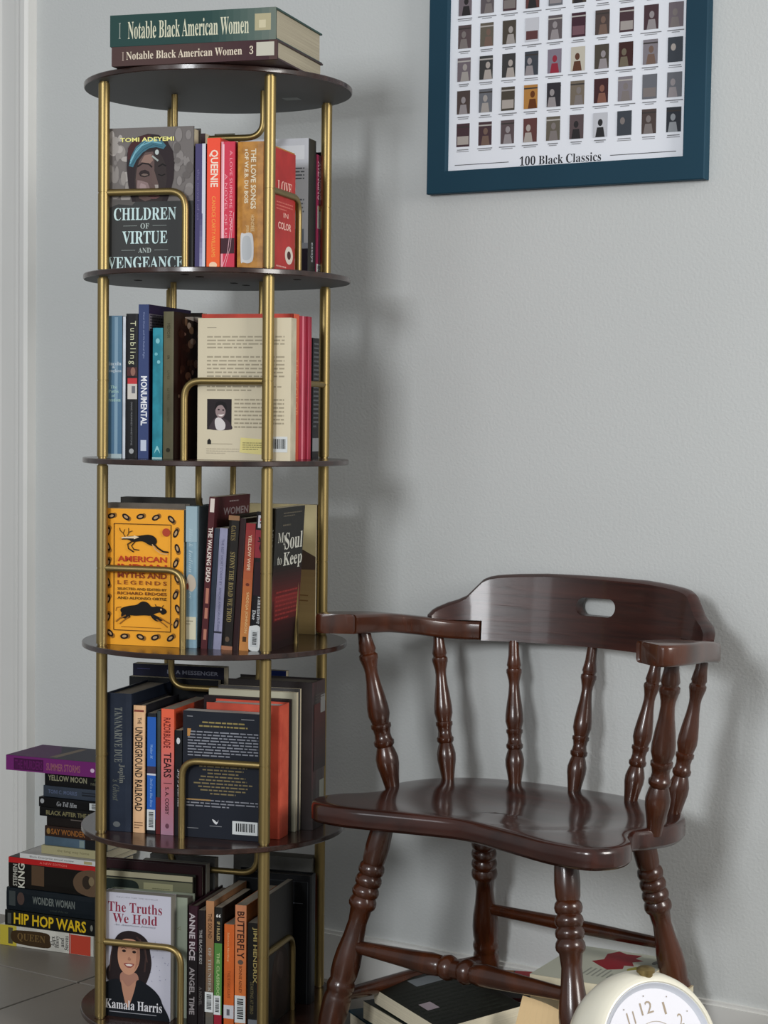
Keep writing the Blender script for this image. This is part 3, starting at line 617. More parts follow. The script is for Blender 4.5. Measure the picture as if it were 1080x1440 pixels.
# ---- second tier
spine_book(1, 148, 171.5, 444, 'faded blue cloth book with pale jacket glare painted down it, leftmost on its tier', .14, '41607A', prints=[('s', [('g', 0, 0, 1, 1, '4A6C88', '57778E'), ('r', .55, .0, .75, .99, '7C98AC'), ('t', 'Lincoln', .5, .665, .9, .026, 'B8C4CC', 's'), ('t', '&', .5, .64, .18, .018, 'B8C4CC', 's'), ('t', 'Douglass', .5, .612, .9, .026, 'B8C4CC', 's'), ('t', 'The', .5, .50, .4, .022, '9FC0B8', 's'), ('t', 'Paths', .5, .47, .6, .022, '9FC0B8', 's'), ('t', 'of', .5, .44, .2, .018, '9FC0B8', 's'), ('t', 'Freedom', .5, .41, .85, .024, '9FC0B8', 's'), ('r', 0, 0, 1, .03, 'A0B0B4')])])  # the pale upright strip is jacket glare put into the spine colour
spine_book(1, 172.3, 176.2, 445, 'thin white sliver added as jacket glare between the blue cloth book and the black one', .14, 'CDD3DC', hard=False)  # not a real volume: a white sliver imitating glare on the plastic jacket
spine_book(1, 177, 193.5, 441, 'black spine with white letters down it and a red and white label', .135, '141418', prints=[('s', [('v', 'Tumbling', .52, .80, .62, .30, 'C9CAA8', 'w'), ('r', .1, .57, .95, .63, '4A2C2C'), ('e', .6, .60, .2, .03, '8A6458'), ('r', .15, .515, .95, .555, 'B8383C'), ('r', .15, .41, .95, .515, 'C4BEB6'), ('r', .5, .45, .8, .5, '6A6A70'), ('v', 'DIANE McKINNEY-WHETSTONE', .5, .24, .14, .3, '7E8082'), ('e', .5, .05, .2, .018, '9A9C9E')])], hard=False)
spine_book(1, 194.5, 209, 428, 'tall indigo book with bold white capitals low on its spine', .185, '27304F', prints=[('s', [('r', 0, 0, 1, 1, '38456E'), ('v', 'MONUMENTAL', .55, .375, .62, .32, 'E4E6EA', 'b'), ('v', 'Oscar Dunn and His Radical Fight', .5, .80, .2, .30, '8A96B8'), ('r', .25, .05, .8, .12, 'B8C0D0')]), ('f', [('r', 0, 0, 1, 1, '2B2140'), ('r', 0, .83, .7, .94, '77727C'), ('para', .02, .83, .68, .94, 6, '3A3444')])], pages='B8B0A4')
spine_book(1, 214.5, 228.5, 461, 'mottled turquoise paperback, shortest on the second tier', .12, '1E7A8C', spine=cover_mat('2A8A9C', h2='1F7484', scale=40), prints=[('s', [('e', .5, .9, .2, .02, '7EBAC2'), ('e', .35, .8, .16, .012, '6AB0BA'), ('e', .6, .74, .16, .014, '7EBAC2'), ('c', [(.2, .04), (.5, .07), (.8, .04), (.5, .10)], '8AC4C8'), ('r', 0, 0, 1, .01, 'A8C8C8')])], hard=False)
spine_book(1, 229.5, 244, 438, 'olive spine with a dark cover of brown and cream patches beside the turquoise paperback', .15, '2E261E', spine=cover_mat('5E5A40', h2='55503A'), prints=[('s', [('v', 'MEMOIR', .5, .87, .3, .1, '35321F'), ('v', 'a', .5, .69, .2, .03, '35321F'), ('v', 'LIVES', .5, .57, .2, .06, '45412A'), ('v', 'LETTERS', .5, .44, .2, .08, '45412A'), ('v', 'SELECTED', .5, .3, .2, .1, '45412A'), ('e', .5, .06, .2, .015, '2A2718')]), ('f', [('r', .0, .0, 1, 1, '231C16')] + [('e', random.uniform(.1, .9), random.uniform(.3, .97), random.uniform(.03, .09), random.uniform(.01, .035), random.choice(['5A4434', '6E5A44', '3E2E22', '8A7A64', 'A09484', '2E2218'])) for _ in range(46)] + [('c', [(.3, .97), (.9, .985), (.9, .93), (.6, .95)], 'A8A49C')])], hard=False)
back_cream = [('r', 0, 0, 1, 1, 'C9BFA6'), ('r', .1, .93, .2, .935, '9A917E'), ('para', .1, .78, .93, .88, 4, '9A917C'), ('para', .1, .55, .93, .74, 7, '9A917C'), ('para', .1, .48, .9, .53, 2, '9A917C'),
              ('r', .105, .215, .37, .43, '231D20'), ('c', [(.14, .215), (.16, .27), (.22, .31), (.30, .29), (.355, .26), (.365, .215)], '3A3036'), ('c', [(.21, .215), (.19, .28), (.24, .30), (.3, .26), (.29, .215)], 'C9C4C4'), ('e', .25, .345, .055, .05, '8E7C7C'), ('c', [(.19, .35), (.2, .40), (.25, .415), (.31, .395), (.31, .35), (.27, .385), (.22, .38)], '151114'), ('e', .23, .355, .012, .006, '2A2022'), ('e', .28, .352, .012, .006, '2A2022'), ('c', [(.22, .318), (.26, .308), (.29, .322), (.26, .32)], 'E0D8D4'),
              ('para', .4, .22, .93, .44, 8, '9A917C'), ('p', [(.11, .11), (.11, .135), (.13, .15), (.15, .135), (.15, .11)], '1E1C1A'), ('r', .15, .112, .38, .115, '8A826E'), ('para', .1, .04, .45, .085, 3, 'AFA590'), ('bars', .78, .06, .97, .17, 0), ('p', [(.46, .055), (.47, .16), (.8, .145), (.795, .035)], 'D6CA86'), ('para', .49, .07, .77, .13, 4, '8A8254')]
face_book(1, 278, 409, 447, 'cream book turned back cover out with a small dark author photograph', 'back', .03, 'C9BFA6', spine='BDB49C', prints=[('b', back_cream)], pages='CFC4A8')
side_book(1, 411.8, 420.4, 441, 'orange-red book directly behind the cream back cover', .165, 'C0402E', a=.160, prints=[('s', [('g', 0, 0, 1, 1, 'B84A34', 'C85A40'), ('r', 0, .2, .35, .83, '3A2030'), ('v', 'THE COLOR', .65, .5, .35, .4, 'D8805C')])])
side_book(1, 421.5, 431, 444, 'crimson book behind the orange-red one', .155, 'A82840', a=.162, prints=[('s', [('r', .3, 0, .55, 1, 'D87A88')])])
side_book(1, 431.5, 439, 445, 'crimson book with a dark pink gloss, last before the striped dark spine', .15, '9C2138', a=.163, prints=[('s', [('r', .15, 0, .35, 1, 'B84A60')])])
side_book(1, 440, 449, 475, 'short black book with grey bars down its spine and a pale label', .14, '1E1E22', a=.150, prints=[('s', [('para', .1, .25, .9, .97, 20, '5A5C60'), ('r', .0, .06, 1, .17, '7C7E80')])], hard=False)
face_book(1, 250, 284, 440, 'black book standing behind the patchy brown cover', 'front', .02, '17130F', b=.062, hard=False)

# ---- third tier
orn = []
def bead(cx, cy, an):
    c_, s_ = cos(an), sin(an)
    E = lambda ox, oy, rx, ry, col: ('p', [(cx + ((ox + rx * cos(t)) * c_ - (oy + ry * sin(t)) * s_) , cy + ((ox + rx * cos(t)) * s_ + (oy + ry * sin(t)) * c_) * .65) for t in [2 * pi * j / 12 for j in range(12)]], col)
    return [E(.045, 0, .03, .03, '8A5E22'), E(0, 0, .055, .032, '1E120C'), E(0, 0, .030, .014, 'B09068')]
for i, (x, y, a) in enumerate([(.06, .945, .2), (.25, .94, -.5), (.44, .945, .2), (.64, .94, .4), (.84, .93, -.7), (.9, .83, 1.1), (.92, .72, -1.2), (.9, .61, 1.1), (.92, .50, -1.1), (.9, .38, 1.1), (.93, .28, -1.1), (.91, .17, 1.2), (.84, .065, .6), (.64, .065, .3), (.45, .065, -.3), (.24, .065, .1), (.05, .085, -.7), (.02, .2, 1.2), (.02, .33, 1.1), (.02, .46, -1.2), (.02, .60, 1.1), (.02, .72, -1.1), (.02, .83, 1.2)]):
    orn += bead(x, y, a)
deer = [('c', [(.23, .785), (.30, .80), (.42, .805), (.55, .815), (.63, .80), (.66, .765), (.62, .735), (.56, .74), (.47, .765), (.35, .76), (.28, .775), (.20, .775)], '14100C'),
        ('l', [(.25, .79), (.22, .82), (.18, .84), (.17, .86)], .0014, '5A3E14'), ('l', [(.22, .82), (.24, .85)], .0012, '5A3E14'), ('l', [(.27, .80), (.30, .83), (.34, .84)], .0014, '5A3E14'), ('l', [(.29, .82), (.29, .86)], .0012, '5A3E14'),
        ('p', [(.20, .792), (.36, .80), (.36, .807), (.43, .795), (.36, .778), (.36, .785), (.20, .783)], 'DCC8A8'),
        ('l', [(.34, .765), (.28, .74), (.29, .71), (.36, .685)], .0024, '3A240C'), ('l', [(.38, .765), (.33, .73), (.36, .705), (.43, .70)], .002, '3A240C'),
        ('l', [(.62, .75), (.67, .72), (.74, .695), (.81, .69)], .003, '1A120A'), ('l', [(.60, .745), (.65, .705), (.72, .68), (.80, .675)], .0018, 'C8A070'), ('e', .78, .835, .05, .03, 'A8402A')]
buff = [('c', [(.20, .27), (.30, .29), (.40, .30), (.47, .325), (.54, .32), (.60, .29), (.68, .295), (.76, .28), (.79, .255), (.74, .235), (.70, .25), (.64, .24), (.58, .225), (.5, .225), (.38, .22), (.26, .225), (.20, .24)], '14100C'),
        ('c', [(.22, .25), (.28, .235), (.32, .21), (.26, .195), (.20, .21)], '14100C'), ('c', [(.58, .24), (.68, .22), (.74, .195), (.66, .185), (.60, .21)], '14100C'),
        ('l', [(.26, .22), (.18, .195), (.13, .17)], .0022, '8A5A1E'), ('l', [(.30, .21), (.22, .175), (.18, .155)], .0018, '8A5A1E'), ('l', [(.70, .215), (.80, .18), (.86, .165)], .0022, '8A5A1E'), ('l', [(.66, .2), (.76, .165), (.80, .145)], .0018, '8A5A1E'),
        ('l', [(.20, .28), (.14, .275), (.13, .25)], .0012, '8A5A1E'), ('l', [(.66, .29), (.64, .31)], .0012, '5A3A12'), ('l', [(.73, .285), (.75, .305)], .0012, '5A3A12'), ('e', .72, .272, .01, .007, 'C8B090')]
yel = [('r', 0, 0, 1, 1, 'E8A02E')] + orn + [('l', [(.10, .11), (.10, .89)], .0012, '4A2E0C'), ('l', [(.84, .11), (.84, .89)], .0012, '4A2E0C'), ('l', [(.10, .89), (.84, .89)], .0012, '4A2E0C'), ('l', [(.10, .11), (.84, .11)], .0012, '4A2E0C'), ('l', [(.2, .135), (.72, .135)], .0008, '7A5018')] + deer + buff + [
       ('t', 'AMERICAN', .47, .635, .64, .042, 'B03A22', 'b'), ('t', 'INDIAN', .47, .575, .64, .045, 'B0301E', 'b'), ('t', 'MYTHS AND', .47, .515, .64, .04, '8A3A1E', 'b'), ('t', 'L E G E N D S', .47, .462, .64, .030, '8A4A1C', 'b'),
       ('t', 'SELECTED AND EDITED BY', .47, .415, .64, .018, '4A3212', 'b'), ('t', 'RICHARD ERDOES', .47, .383, .64, .022, '6A3A16', 'b'), ('t', 'AND ALFONSO ORTIZ', .47, .348, .64, .020, '4A3212', 'b')]
face_book(2, 150, 258, 716, 'yellow paperback facing out with a leaping deer and a bison on it', 'front', .026, 'E09A30', prints=[('f', yel)], hard=False)
face_book(2, 149, 260, 708, 'brown worn book just behind the yellow paperback', 'front', .022, '6A6258', b=-.104)
face_book(2, 168, 275, 700, 'dark bound book farthest back behind the yellow paperback', 'front', .03, '2C2A26', b=.0)
spine_book(2, 261, 276.5, 712, 'pale blue spine with a cream library label at its foot', .135, '8FA6B0', spine=cover_mat('6E8C9C', h2='7F9BA8', scale=30), prints=[('s', [('r', .0, .75, 1, 1, '93A9B2'), ('v', 'Black Indian Stories', .45, .6, .35, .5, '9FB4BC', 'i'), ('c', [(.1, .47), (.3, .52), (.8, .5), (.95, .44), (.6, .40), (.2, .42)], 'B4A898'), ('c', [(.05, .44), (.2, .46), (.3, .43), (.15, .41)], '7A4030'), ('r', .0, .06, .97, .22, 'C8C4AC'), ('para', .1, .16, .7, .2, 2, '8A8672')])])
L3 = radians(3.1)
spine_book(2, 283, 291.5, 698, 'thin maroon and white comic with slanting capitals, leaning left', .165, '3E1A20', lean=L3, prints=[('s', [('r', 0, 0, 1, 1, '4A2024'), ('v', 'THE WALKING DEAD', .5, .62, .7, .36, 'D8CDC4', 'b'), ('r', .2, .9, .9, .99, 'D0C4BC'), ('r', .3, .3, .8, .4, 'A8705E'), ('r', .3, .2, .8, .27, 'A8705E'), ('r', .3, .06, .8, .13, 'A8705E')]), ('f', [('r', 0, 0, 1, 1, '42191F'), ('t', 'WOMEN', .6, .90, .72, .05, '7A6E70', 'b'), ('para', .4, .955, .85, .975, 1, '8A7C7C')])], hard=False)
spine_book(2, 292.5, 299.5, 742, 'thin dark blue spine squeezed beside the lavender one', .13, '27303E', lean=L3, hard=False)
spine_book(2, 300, 311, 742, 'lavender spine with small dark lettering, leaning left', .13, '8C8CA6', lean=L3, prints=[('s', [('v', 'THE BEST SHORT STORIES BY', .5, .72, .3, .38, '4E4E6A'), ('v', 'AFRICAN AMERICAN AUTHORS', .5, .33, .3, .36, '4E4E6A'), ('r', 0, .135, 1, .15, '2A2A36')])], hard=False)
spine_book(2, 311.8, 327, 724, 'black spine with gold capitals and a tan block at head and foot', .145, '1E1A17', lean=L3, prints=[('s', [('r', 0, .965, 1, 1, '8A6648'), ('r', 0, 0, 1, .03, '9A6A50'), ('v', 'GATES', .5, .87, .42, .11, '7C6C44', 's'), ('v', 'STONY THE ROAD WE TROD', .55, .47, .45, .52, '85764C', 's'), ('e', .5, .08, .2, .02, '5A4A3C')])])
spine_book(2, 327.6, 336, 728, 'thin dark maroon spine between the black and gold one and the red-orange one', .14, '2B1416', lean=L3, hard=False)
spine_book(2, 336.8, 350, 735, 'slim spine running from brick red at the top to orange at the foot', .13, '9C4A34', lean=L3, prints=[('s', [('g', 0, .45, 1, 1, 'B86A3A', '8E3034'), ('g', 0, 0, 1, .45, 'C08448', 'B86A3A'), ('v', 'YELLOW WIFE', .5, .77, .35, .28, 'D8BCA0', 'b'), ('v', 'SADEQA JOHNSON', .55, .3, .35, .32, 'E0C088'), ('e', .5, .52, .2, .012, '6A3020'), ('r', .3, .07, .7, .11, '4A3018')])], hard=False)
spine_book(2, 350.6, 368, 719, 'black spine with a red picture panel and two white library labels', .14, '131114', lean=L3, prints=[('s', [('r', 0, .67, .98, .87, '8E2F3A'), ('l', [(.3, .82), (.5, .78), (.4, .74), (.6, .70)], .0030, '24141A'), ('l', [(.2, .79), (.5, .785), (.8, .83)], .0016, '24141A'), ('r', .15, .885, .72, .975, 'C8C6CC'), ('r', .3, .935, .6, .955, 'A83A40'), ('r', .3, .915, .6, .928, '3A3A44'), ('r', .1, .4, .9, .64, '2A161E'), ('v', 'Tananarive', .65, .30, .32, .2, 'C8CACA', 's'), ('v', 'Due', .25, .26, .28, .07, 'C8CACA', 's'), ('c', [(-.05, .03), (-.08, .16), (.1, .18), (.8, .175), (.85, .03), (.6, .0), (.1, .005)], 'D8DAD8'), ('bars', .1, .03, .7, .15, 1)])], hard=False)
spine_book(2, 368.6, 378, 714, 'black novel with white title letters over a red glow, behind the front right pole', .145, '15130F', lean=L3, prints=[('f', [('g', 0, 0, 1, .55, '1A0E0E', '5E1A1A'), ('g', 0, .35, 1, .6, '5E1A1A', '161210'), ('para', .25, .93, .9, .97, 2, '5A5448'), ('para', .25, .86, .7, .89, 1, '5A5448'), ('t', 'My', .25, .78, .3, .09, 'B0B0A6', 's'), ('t', 'Soul', .66, .76, .62, .12, 'C4C4BA', 's'), ('t', 'to', .2, .63, .15, .06, 'B0B0A6', 's'), ('t', 'Keep', .66, .62, .66, .12, 'C4C4BA', 's'), ('g', .1, .2, .98, .38, '4A1616', '6E2020'), ('para', .15, .2, .95, .42, 7, '7E2A28')]), ('s', [('v', 'MY SOUL TO KEEP', .5, .6, .5, .5, '7A7A70')])], hard=False)
side_book(2, 443.5, 449, 710, 'cream and tan book standing at the right behind the black novel', .135, 'A89A76', a=.138, mode='front', prints=[('f', [('r', 0, 0, 1, 1, 'B8AC84'), ('g', .0, .0, 1, .56, '9A8458', '7A6444'), ('p', [(.0, .62), (.3, .64), (.55, .60), (.8, .66), (1, .6), (1, .5), (0, .5)], '4A3C34'), ('e', .45, .56, .05, .025, 'B0A48C'), ('l', [(.2, .32), (.9, .30)], .002, '6A4E30'), ('l', [(.2, .27), (.9, .26)], .002, '6A4E30')])], hard=False)

# ---- fourth tier
spine_book(3, 148, 184.5, 975, 'thick dark navy novel with dim grey lettering, leftmost on the fourth tier', .175, '232B3A', prints=[('s', [('v', 'TANANARIVE DUE', .5, .70, .3, .40, '6A6E6A', 's'), ('v', 'Joplin', .62, .42, .26, .14, '6A6C66', 's'), ('v', "'s Ghost", .42, .3, .26, .16, '505450', 'i'), ('e', .45, .05, .14, .02, '5A5E60')])], pages='7E7465')
spine_book(3, 186.5, 203.5, 992, 'peach-coloured spine with bold black capitals, beside the thick navy novel', .15, '26262C', spine=cover_mat('D8B088', h2='CFA67E'), prints=[('s', [('v', 'UNDERGROUND RAILROAD', .5, .50, .62, .66, '2A2018', 'b'), ('v', 'THE', .55, .88, .3, .05, '4A3A28', 'b'), ('r', .1, .95, .9, .965, '7A3A30'), ('para', .15, .03, .85, .09, 3, '7A5A40')])], pages='8E8474')
spine_book(3, 207, 219, 1003, 'bright blue slim spine with a white barcode label at its foot', .14, '1E2026', prints=[('s', [('r', 0, .12, 1, .97, '2558A8'), ('r', 0, .5, 1, .56, '3A3040'), ('r', 0, .485, 1, .50, 'C4C8D0'), ('v', 'Walter M.', .5, .68, .3, .12, '7FA2D0', 'i'), ('v', 'Devil in a Blue Dress', .5, .34, .3, .24, '7FA2D0', 'i'), ('bars', .0, .03, .95, .2, 1)])], hard=False, pages='8E8474')
spine_book(3, 219.6, 225.8, 1000, 'thin grey and maroon spine left of the coral and pink one', .15, '3C4444', prints=[('s', [('r', 0, 0, 1, .3, '5A2020')])])
spine_book(3, 226.6, 244.5, 997, 'spine shading from coral orange down to dusty pink with dark capitals', .155, 'C04A2C', prints=[('s', [('g', 0, .3, 1, 1, 'B8707C', 'DC6040'), ('g', 0, 0, 1, .3, 'A88094', 'B8707C'), ('v', 'RAZORBLADE', .45, .81, .55, .24, '6A1E1A', 'b'), ('v', 'TEARS', .5, .555, .6, .2, '2E1216', 'b'), ('r', .2, .408, .85, .413, '3A161C'), ('v', 'S. A. COSBY', .48, .27, .3, .22, '3A161C', 'b'), ('e', .5, .07, .15, .02, '6A4050')])], hard=False, pages='8E8474')
spine_book(3, 245.5, 255.5, 1027, 'short black spine with slanted white script beside the black back cover', .12, '16171A', prints=[('s', [('v', "Joy's Journal", .6, .45, .5, .36, 'C4C6C8', 'i'), ('e', .5, .9, .25, .03, 'C4C6C8')])], hard=False)
bb = [('r', 0, 0, 1, 1, '1C2029'), ('para', .2, .87, .8, .93, 2, '8A7C4C', 1), ('r', .05, .955, .12, .96, '8A8C90'), ('r', .72, .95, .88, .955, '8A8C90'), ('para', .06, .64, .93, .85, 9, '82858E'), ('p', [(.055, .80), (.055, .86), (.10, .86), (.10, .85), (.085, .80)], 'B08048'),
      ('para', .12, .34, .88, .58, 9, '75694A', 1), ('para', .05, .24, .93, .31, 3, '7E8088'), ('r', .05, .295, .35, .305, '9A7A4A'), ('bars', .62, .045, .93, .15, 0), ('c', [(.37, .15), (.40, .145), (.43, .13), (.45, .15), (.43, .115), (.40, .12)], 'C8CACC'), ('r', .34, .095, .49, .1, '7A7C80'), ('r', .06, .07, .2, .075, '7A7C80')]
face_book(3, 257, 371, 1002, 'black book turned back cover out with dense white text and a barcode', 'back', .026, '1C2029', prints=[('b', bb)], hard=False, pages='B4B2AC', b=B0)
face_book(3, 290, 394, 990, 'large coral red book behind the black back cover', 'back', .046, 'C4523E', b=-.106, spine=cover_mat('CC5A44', h2='B84A38', scale=25), prints=[('b', [('r', .03, .86, .2, .93, 'B8A8A0'), ('r', .08, .87, .14, .92, '5A4A48')])], pages='B4B2AC')
q = at_z(388, 1178, tier_z(3))
face_book(3, 286, 407, 981, 'dark book between the coral book and the tall cream one', 'back', .012, '241A1C', b=-.056, pages='B4B2AC')
face_book(3, 293, 416, 971, 'tall cream book with a ruled border behind the coral one', 'front', .010, 'B4B09C', b=-.040, prints=[('f', [('r', 0, 0, 1, 1, 'B0AD98'), ('l', [(.06, 0), (.06, .95), (.95, .95), (.95, 0)], .0016, '5A584C')])], hard=False)
face_book(3, 306, 421, 966, 'thin grey book whose edge shows behind the tall cream one', 'front', .008, '4A4848', b=-.028, hard=False)
face_book(3, 320, 441, 957, 'thick dark grey and maroon volume with torn white labels on the fourth tier', 'back', .062, '2B2626', b=-.018, spine=cover_mat('2E2A2A', h2='3A2A2A', scale=12), prints=[('s', [('g', 0, .4, 1, .85, '2E2A2A', '4A2A28'), ('r', .55, .78, .95, .90, '7A7A78'), ('r', .5, .18, .9, .32, '6E7068'), ('para', .1, .86, .9, .92, 3, '4E4A46')])], pages='5A544A')
face_book(3, 186, 314, 936, 'tall navy book with spaced white capitals at its head, farthest back on the left', 'front', .024, '1A1C34', b=.062, prints=[('f', [('r', 0, .0, 1, .92, '101418'), ('t', 'BE A MESSENGER', .66, .955, .56, .028, '8A8EA0', 'b'), ('r', .05, .965, .19, .970, '4A4A78'), ('r', .90, .75, .95, .84, '4A4C50')])], hard=False)
face_book(3, 181, 306, 954, 'plain black book standing just before the tall navy one', 'front', .014, '111316', b=.046, hard=False)
face_book(3, 372, 401, 943, 'royal blue book corner showing behind the front right pole', 'front', .015, '1C2C66', b=.085, hard=False)

# ---- bottom tier
tr = [('r', 0, 0, 1, 1, 'B8B8C4'), ('t', 'THE #1 NEW YORK TIMES BESTSELLER', .5, .965, .62, .012, '7A7A84'), ('t', 'The Truths', .47, .885, .80, .080, '7E2A3E', 's'), ('t', 'We Hold', .47, .795, .66, .075, '7E2A3E', 's'), ('t', 'An American Journey', .47, .740, .62, .020, '6A6A74', 'i')]
rr = random.Random(3)
tr += [('e', rr.uniform(.62, .97), rr.uniform(.3, .65), .006, .004, '8E90A4') for _ in range(24)]
tr += [('c', [(.10, .28), (.05, .36), (.10, .42), (.14, .52), (.16, .60), (.24, .67), (.38, .70), (.54, .685), (.66, .63), (.70, .54), (.72, .44), (.68, .34), (.60, .27), (.35, .26)], '221A1C'),
       ('c', [(.27, .26), (.28, .36), (.50, .36), (.52, .26), (.38, .1)], '9A7060'), ('c', [(.24, .42), (.22, .50), (.24, .58), (.30, .635), (.42, .645), (.52, .61), (.55, .52), (.53, .43), (.46, .365), (.38, .345), (.30, .365)], 'B8886E'),
       ('c', [(.22, .56), (.26, .66), (.40, .68), (.54, .65), (.57, .54), (.50, .62), (.38, .635), (.28, .62)], '221A1C'),
       ('l', [(.50, .655), (.60, .60), (.64, .50), (.62, .38)], .0030, '3A2A28'), ('l', [(.55, .64), (.63, .56), (.66, .46)], .0016, '4A3632'), ('l', [(.15, .58), (.12, .48), (.10, .36)], .0024, '3A2A28'), ('p', [(.47, .385), (.53, .44), (.55, .52), (.52, .60), (.50, .52), (.49, .44)], 'A0725C'), ('l', [(.27, .555), (.31, .565), (.35, .555)], .0010, '3A2420'), ('l', [(.43, .555), (.47, .565), (.51, .552)], .0010, '3A2420'), ('e', .315, .535, .028, .011, '2A1C1C'), ('e', .465, .533, .028, .011, '2A1C1C'), ('c', [(.37, .47), (.39, .49), (.42, .47), (.395, .46)], '9A6C58'),
       ('c', [(.315, .434), (.39, .440), (.465, .434), (.43, .408), (.39, .402), (.35, .408)], '8A4A44'), ('p', [(.335, .428), (.39, .433), (.447, .428), (.42, .416), (.36, .416)], 'D8CEC8'),
       ('c', [(-.02, -.05), (-.01, .22), (.08, .28), (.24, .30), (.32, .2), (.38, .12), (.46, .22), (.52, .31), (.66, .28), (.80, .22), (.88, .14), (.94, -.05)], '10141A'), ('c', [(.28, .30), (.30, .2), (.37, .08), (.46, .2), (.49, .30), (.38, .25)], 'A87C66'),
       ('t', 'Kamala Harris', .46, .10, .84, .075, 'D0D0D4', 's'), ('r', .1, .035, .80, .041, '8A8C92')]
zb5 = tier_z(4); w5 = a_of(240, 1350, B0) - a_of(145, 1350, B0)
book('white book facing out with a smiling dark-haired woman in a dark suit on it', case_pt(a_of(145, 1350, B0), B0, zb5), -PSI, 'front', .022, w5, .214, 'B8B8C4', prints=[('f', tr)], hard=False, group=GRP[4], pages='8E8A80')
face_book(4, 148, 263, 1258, 'pale green and grey book standing just behind the white one with the smiling woman', 'front', .035, '7E8474', b=-.110, prints=[('f', [('r', .82, 0, 1, 1, '8C9484'), ('l', [(.88, .74), (.92, .76), (.92, .73), (.88, .74)], .001, '6A6A50')])], pages='6A665C')
face_book(4, 146, 270, 1228, 'dark book with a green and cream printed cover behind the pale green book', 'front', .016, '2A2C26', b=-.070, prints=[('f', [('g', 0, .6, 1, .95, '5A604A', '6A6A54'), ('c', [(0, .78), (.2, .80), (.38, .84), (.36, .93), (.1, .94), (0, .92)], '1A2420'), ('r', .45, .80, .78, .93, '8E8C6C'), ('para', .55, .84, .75, .9, 3, '6A6A50'), ('r', 0, .96, 1, 1, 'A09A80')])], pages='6A665C')
face_book(4, 144, 283, 1213, 'maroon and black book with a white edge at the back left of the bottom tier', 'front', .016, '2A1418', b=-.046, pages='8E8A80')
face_book(4, 200, 290, 1212, 'white-edged book behind the maroon and black one on the bottom tier', 'front', .014, '8A8880', b=-.026, pages='8E8A80', hard=False)
face_book(4, 210, 301, 1204, 'grey book farthest back on the left of the bottom tier', 'front', .018, '5A5A58', b=.004, pages='8E8A80', hard=False)
spine_book(4, 264, 277.5, 1274, 'maroon and black spine with large grey capitals down it', .155, '2E1620', prints=[('s', [('r', 0, 0, 1, .62, '171214'), ('v', 'ANNE RICE', .45, .74, .6, .40, 'A8A0A4', 'b'), ('v', 'ANGEL TIME', .45, .28, .55, .40, '8A8486', 'b')])], pages='6A6052')
spine_book(4, 278.2, 288, 1280, 'black spine with a small pale title strip beside the maroon and black spine', .13, '1C1618', prints=[('s', [('v', 'THE BLACK KIDS', .4, .68, .4, .3, '8C8A88', 'b'), ('v', 'A NOVEL', .4, .25, .4, .16, '5E5A58')])], hard=False, pages='8E8474')
spine_book(4, 289.5, 300.5, 1267, 'tan spine fading to grey with a scuffed barcode label', .155, '8A6446', prints=[('s', [('g', 0, 0, 1, .7, '55534E', '8A6446'), ('g', 0, .7, 1, 1, '8A6446', 'A87A54'), ('v', 'THE SOUND', .5, .8, .5, .2, '4A3020', 'b'), ('v', 'OF THUNDER', .5, .45, .4, .35, '9A9890', 's'), ('bars', -.1, .11, .95, .27, 1)])], hard=False, pages='8E8474')
spine_book(4, 301.5, 312, 1276, 'black over green spine with a white quotation mark at its head', .14, '1A1A18', prints=[('s', [('r', 0, .10, 1, .7, '4A7A3A'), ('r', 0, 0, 1, .1, '8A1E2E'), ('t', '“', .5, .93, .6, .03, 'C8C8C4', 'b'), ('v', 'IF I RULED', .5, .80, .4, .16, 'A8966A', 'b'), ('v', 'THE CLASSROOM', .5, .42, .4, .4, '9AB07A', 'b'), ('bars', -.05, .1, .85, .26, 1)])], hard=False, pages='8E8474')
spine_book(4, 315, 329, 1300, 'short orange spine with a square white label', .115, 'C8622C', prints=[('s', [('v', 'Solomon Northup', .4, .78, .25, .28, 'D8A878'), ('v', 'TWELVE YEARS A SLAVE', .5, .42, .3, .26, '7A3A1A'), ('r', 0, .09, 1, .22, 'B8B8BC'), ('r', .3, .12, .6, .18, '5A5A60')])], hard=False, pages='8E8474')
spine_book(4, 330.5, 346, 1273, 'orange spine with tall dark capitals and a long barcode label', .15, 'C4723C', prints=[('s', [('g', 0, .2, 1, 1, 'C86A32', 'B87A58'), ('v', 'BUTTERFLY', .5, .76, .66, .38, '3A1E14', 'b'), ('e', .5, .54, .25, .02, '5A4A40'), ('v', 'BONNIE ASHLEY', .5, .40, .28, .22, '6A3418', 'b'), ('bars', .0, .05, .98, .27, 1)])], hard=False, pages='8E8474')
spine_book(4, 348, 364, 1298, 'black spine with yellow capitals beside the front right pole on the bottom tier', .15, '141210', prints=[('s', [('v', 'JIMI HENDRIX', .62, .70, .42, .52, '9A8A54', 'b'), ('v', 'STARTING AT ZERO', .4, .3, .3, .3, '5A5238', 'b'), ('r', .1, .03, .9, .1, '6A6E74')])], hard=False, pages='7E766A')
spine_book(4, 364.6, 373, 1262, 'black book with a dim brown figure on its cover, behind the front right guard rod', .14, '16120F', prints=[('f', [('c', [(.3, .05), (.25, .4), (.5, .55), (.8, .45), (.8, .05)], '2E231D'), ('c', [(.4, .4), (.5, .52), (.65, .45), (.6, .3)], '403530')])], hard=False, pages='7E766A')
face_book(4, 330, 436, 1228, 'large black book with a thin grey rule, filling the back right of the bottom tier', 'back', .030, '0F1114', b=.032, prints=[('b', [('l', [(.05, .95), (.96, .95), (.96, 0)], .001, '3E4246'), ('r', .68, .78, .9, .785, '5A5E64')])], pages='3E3A34')
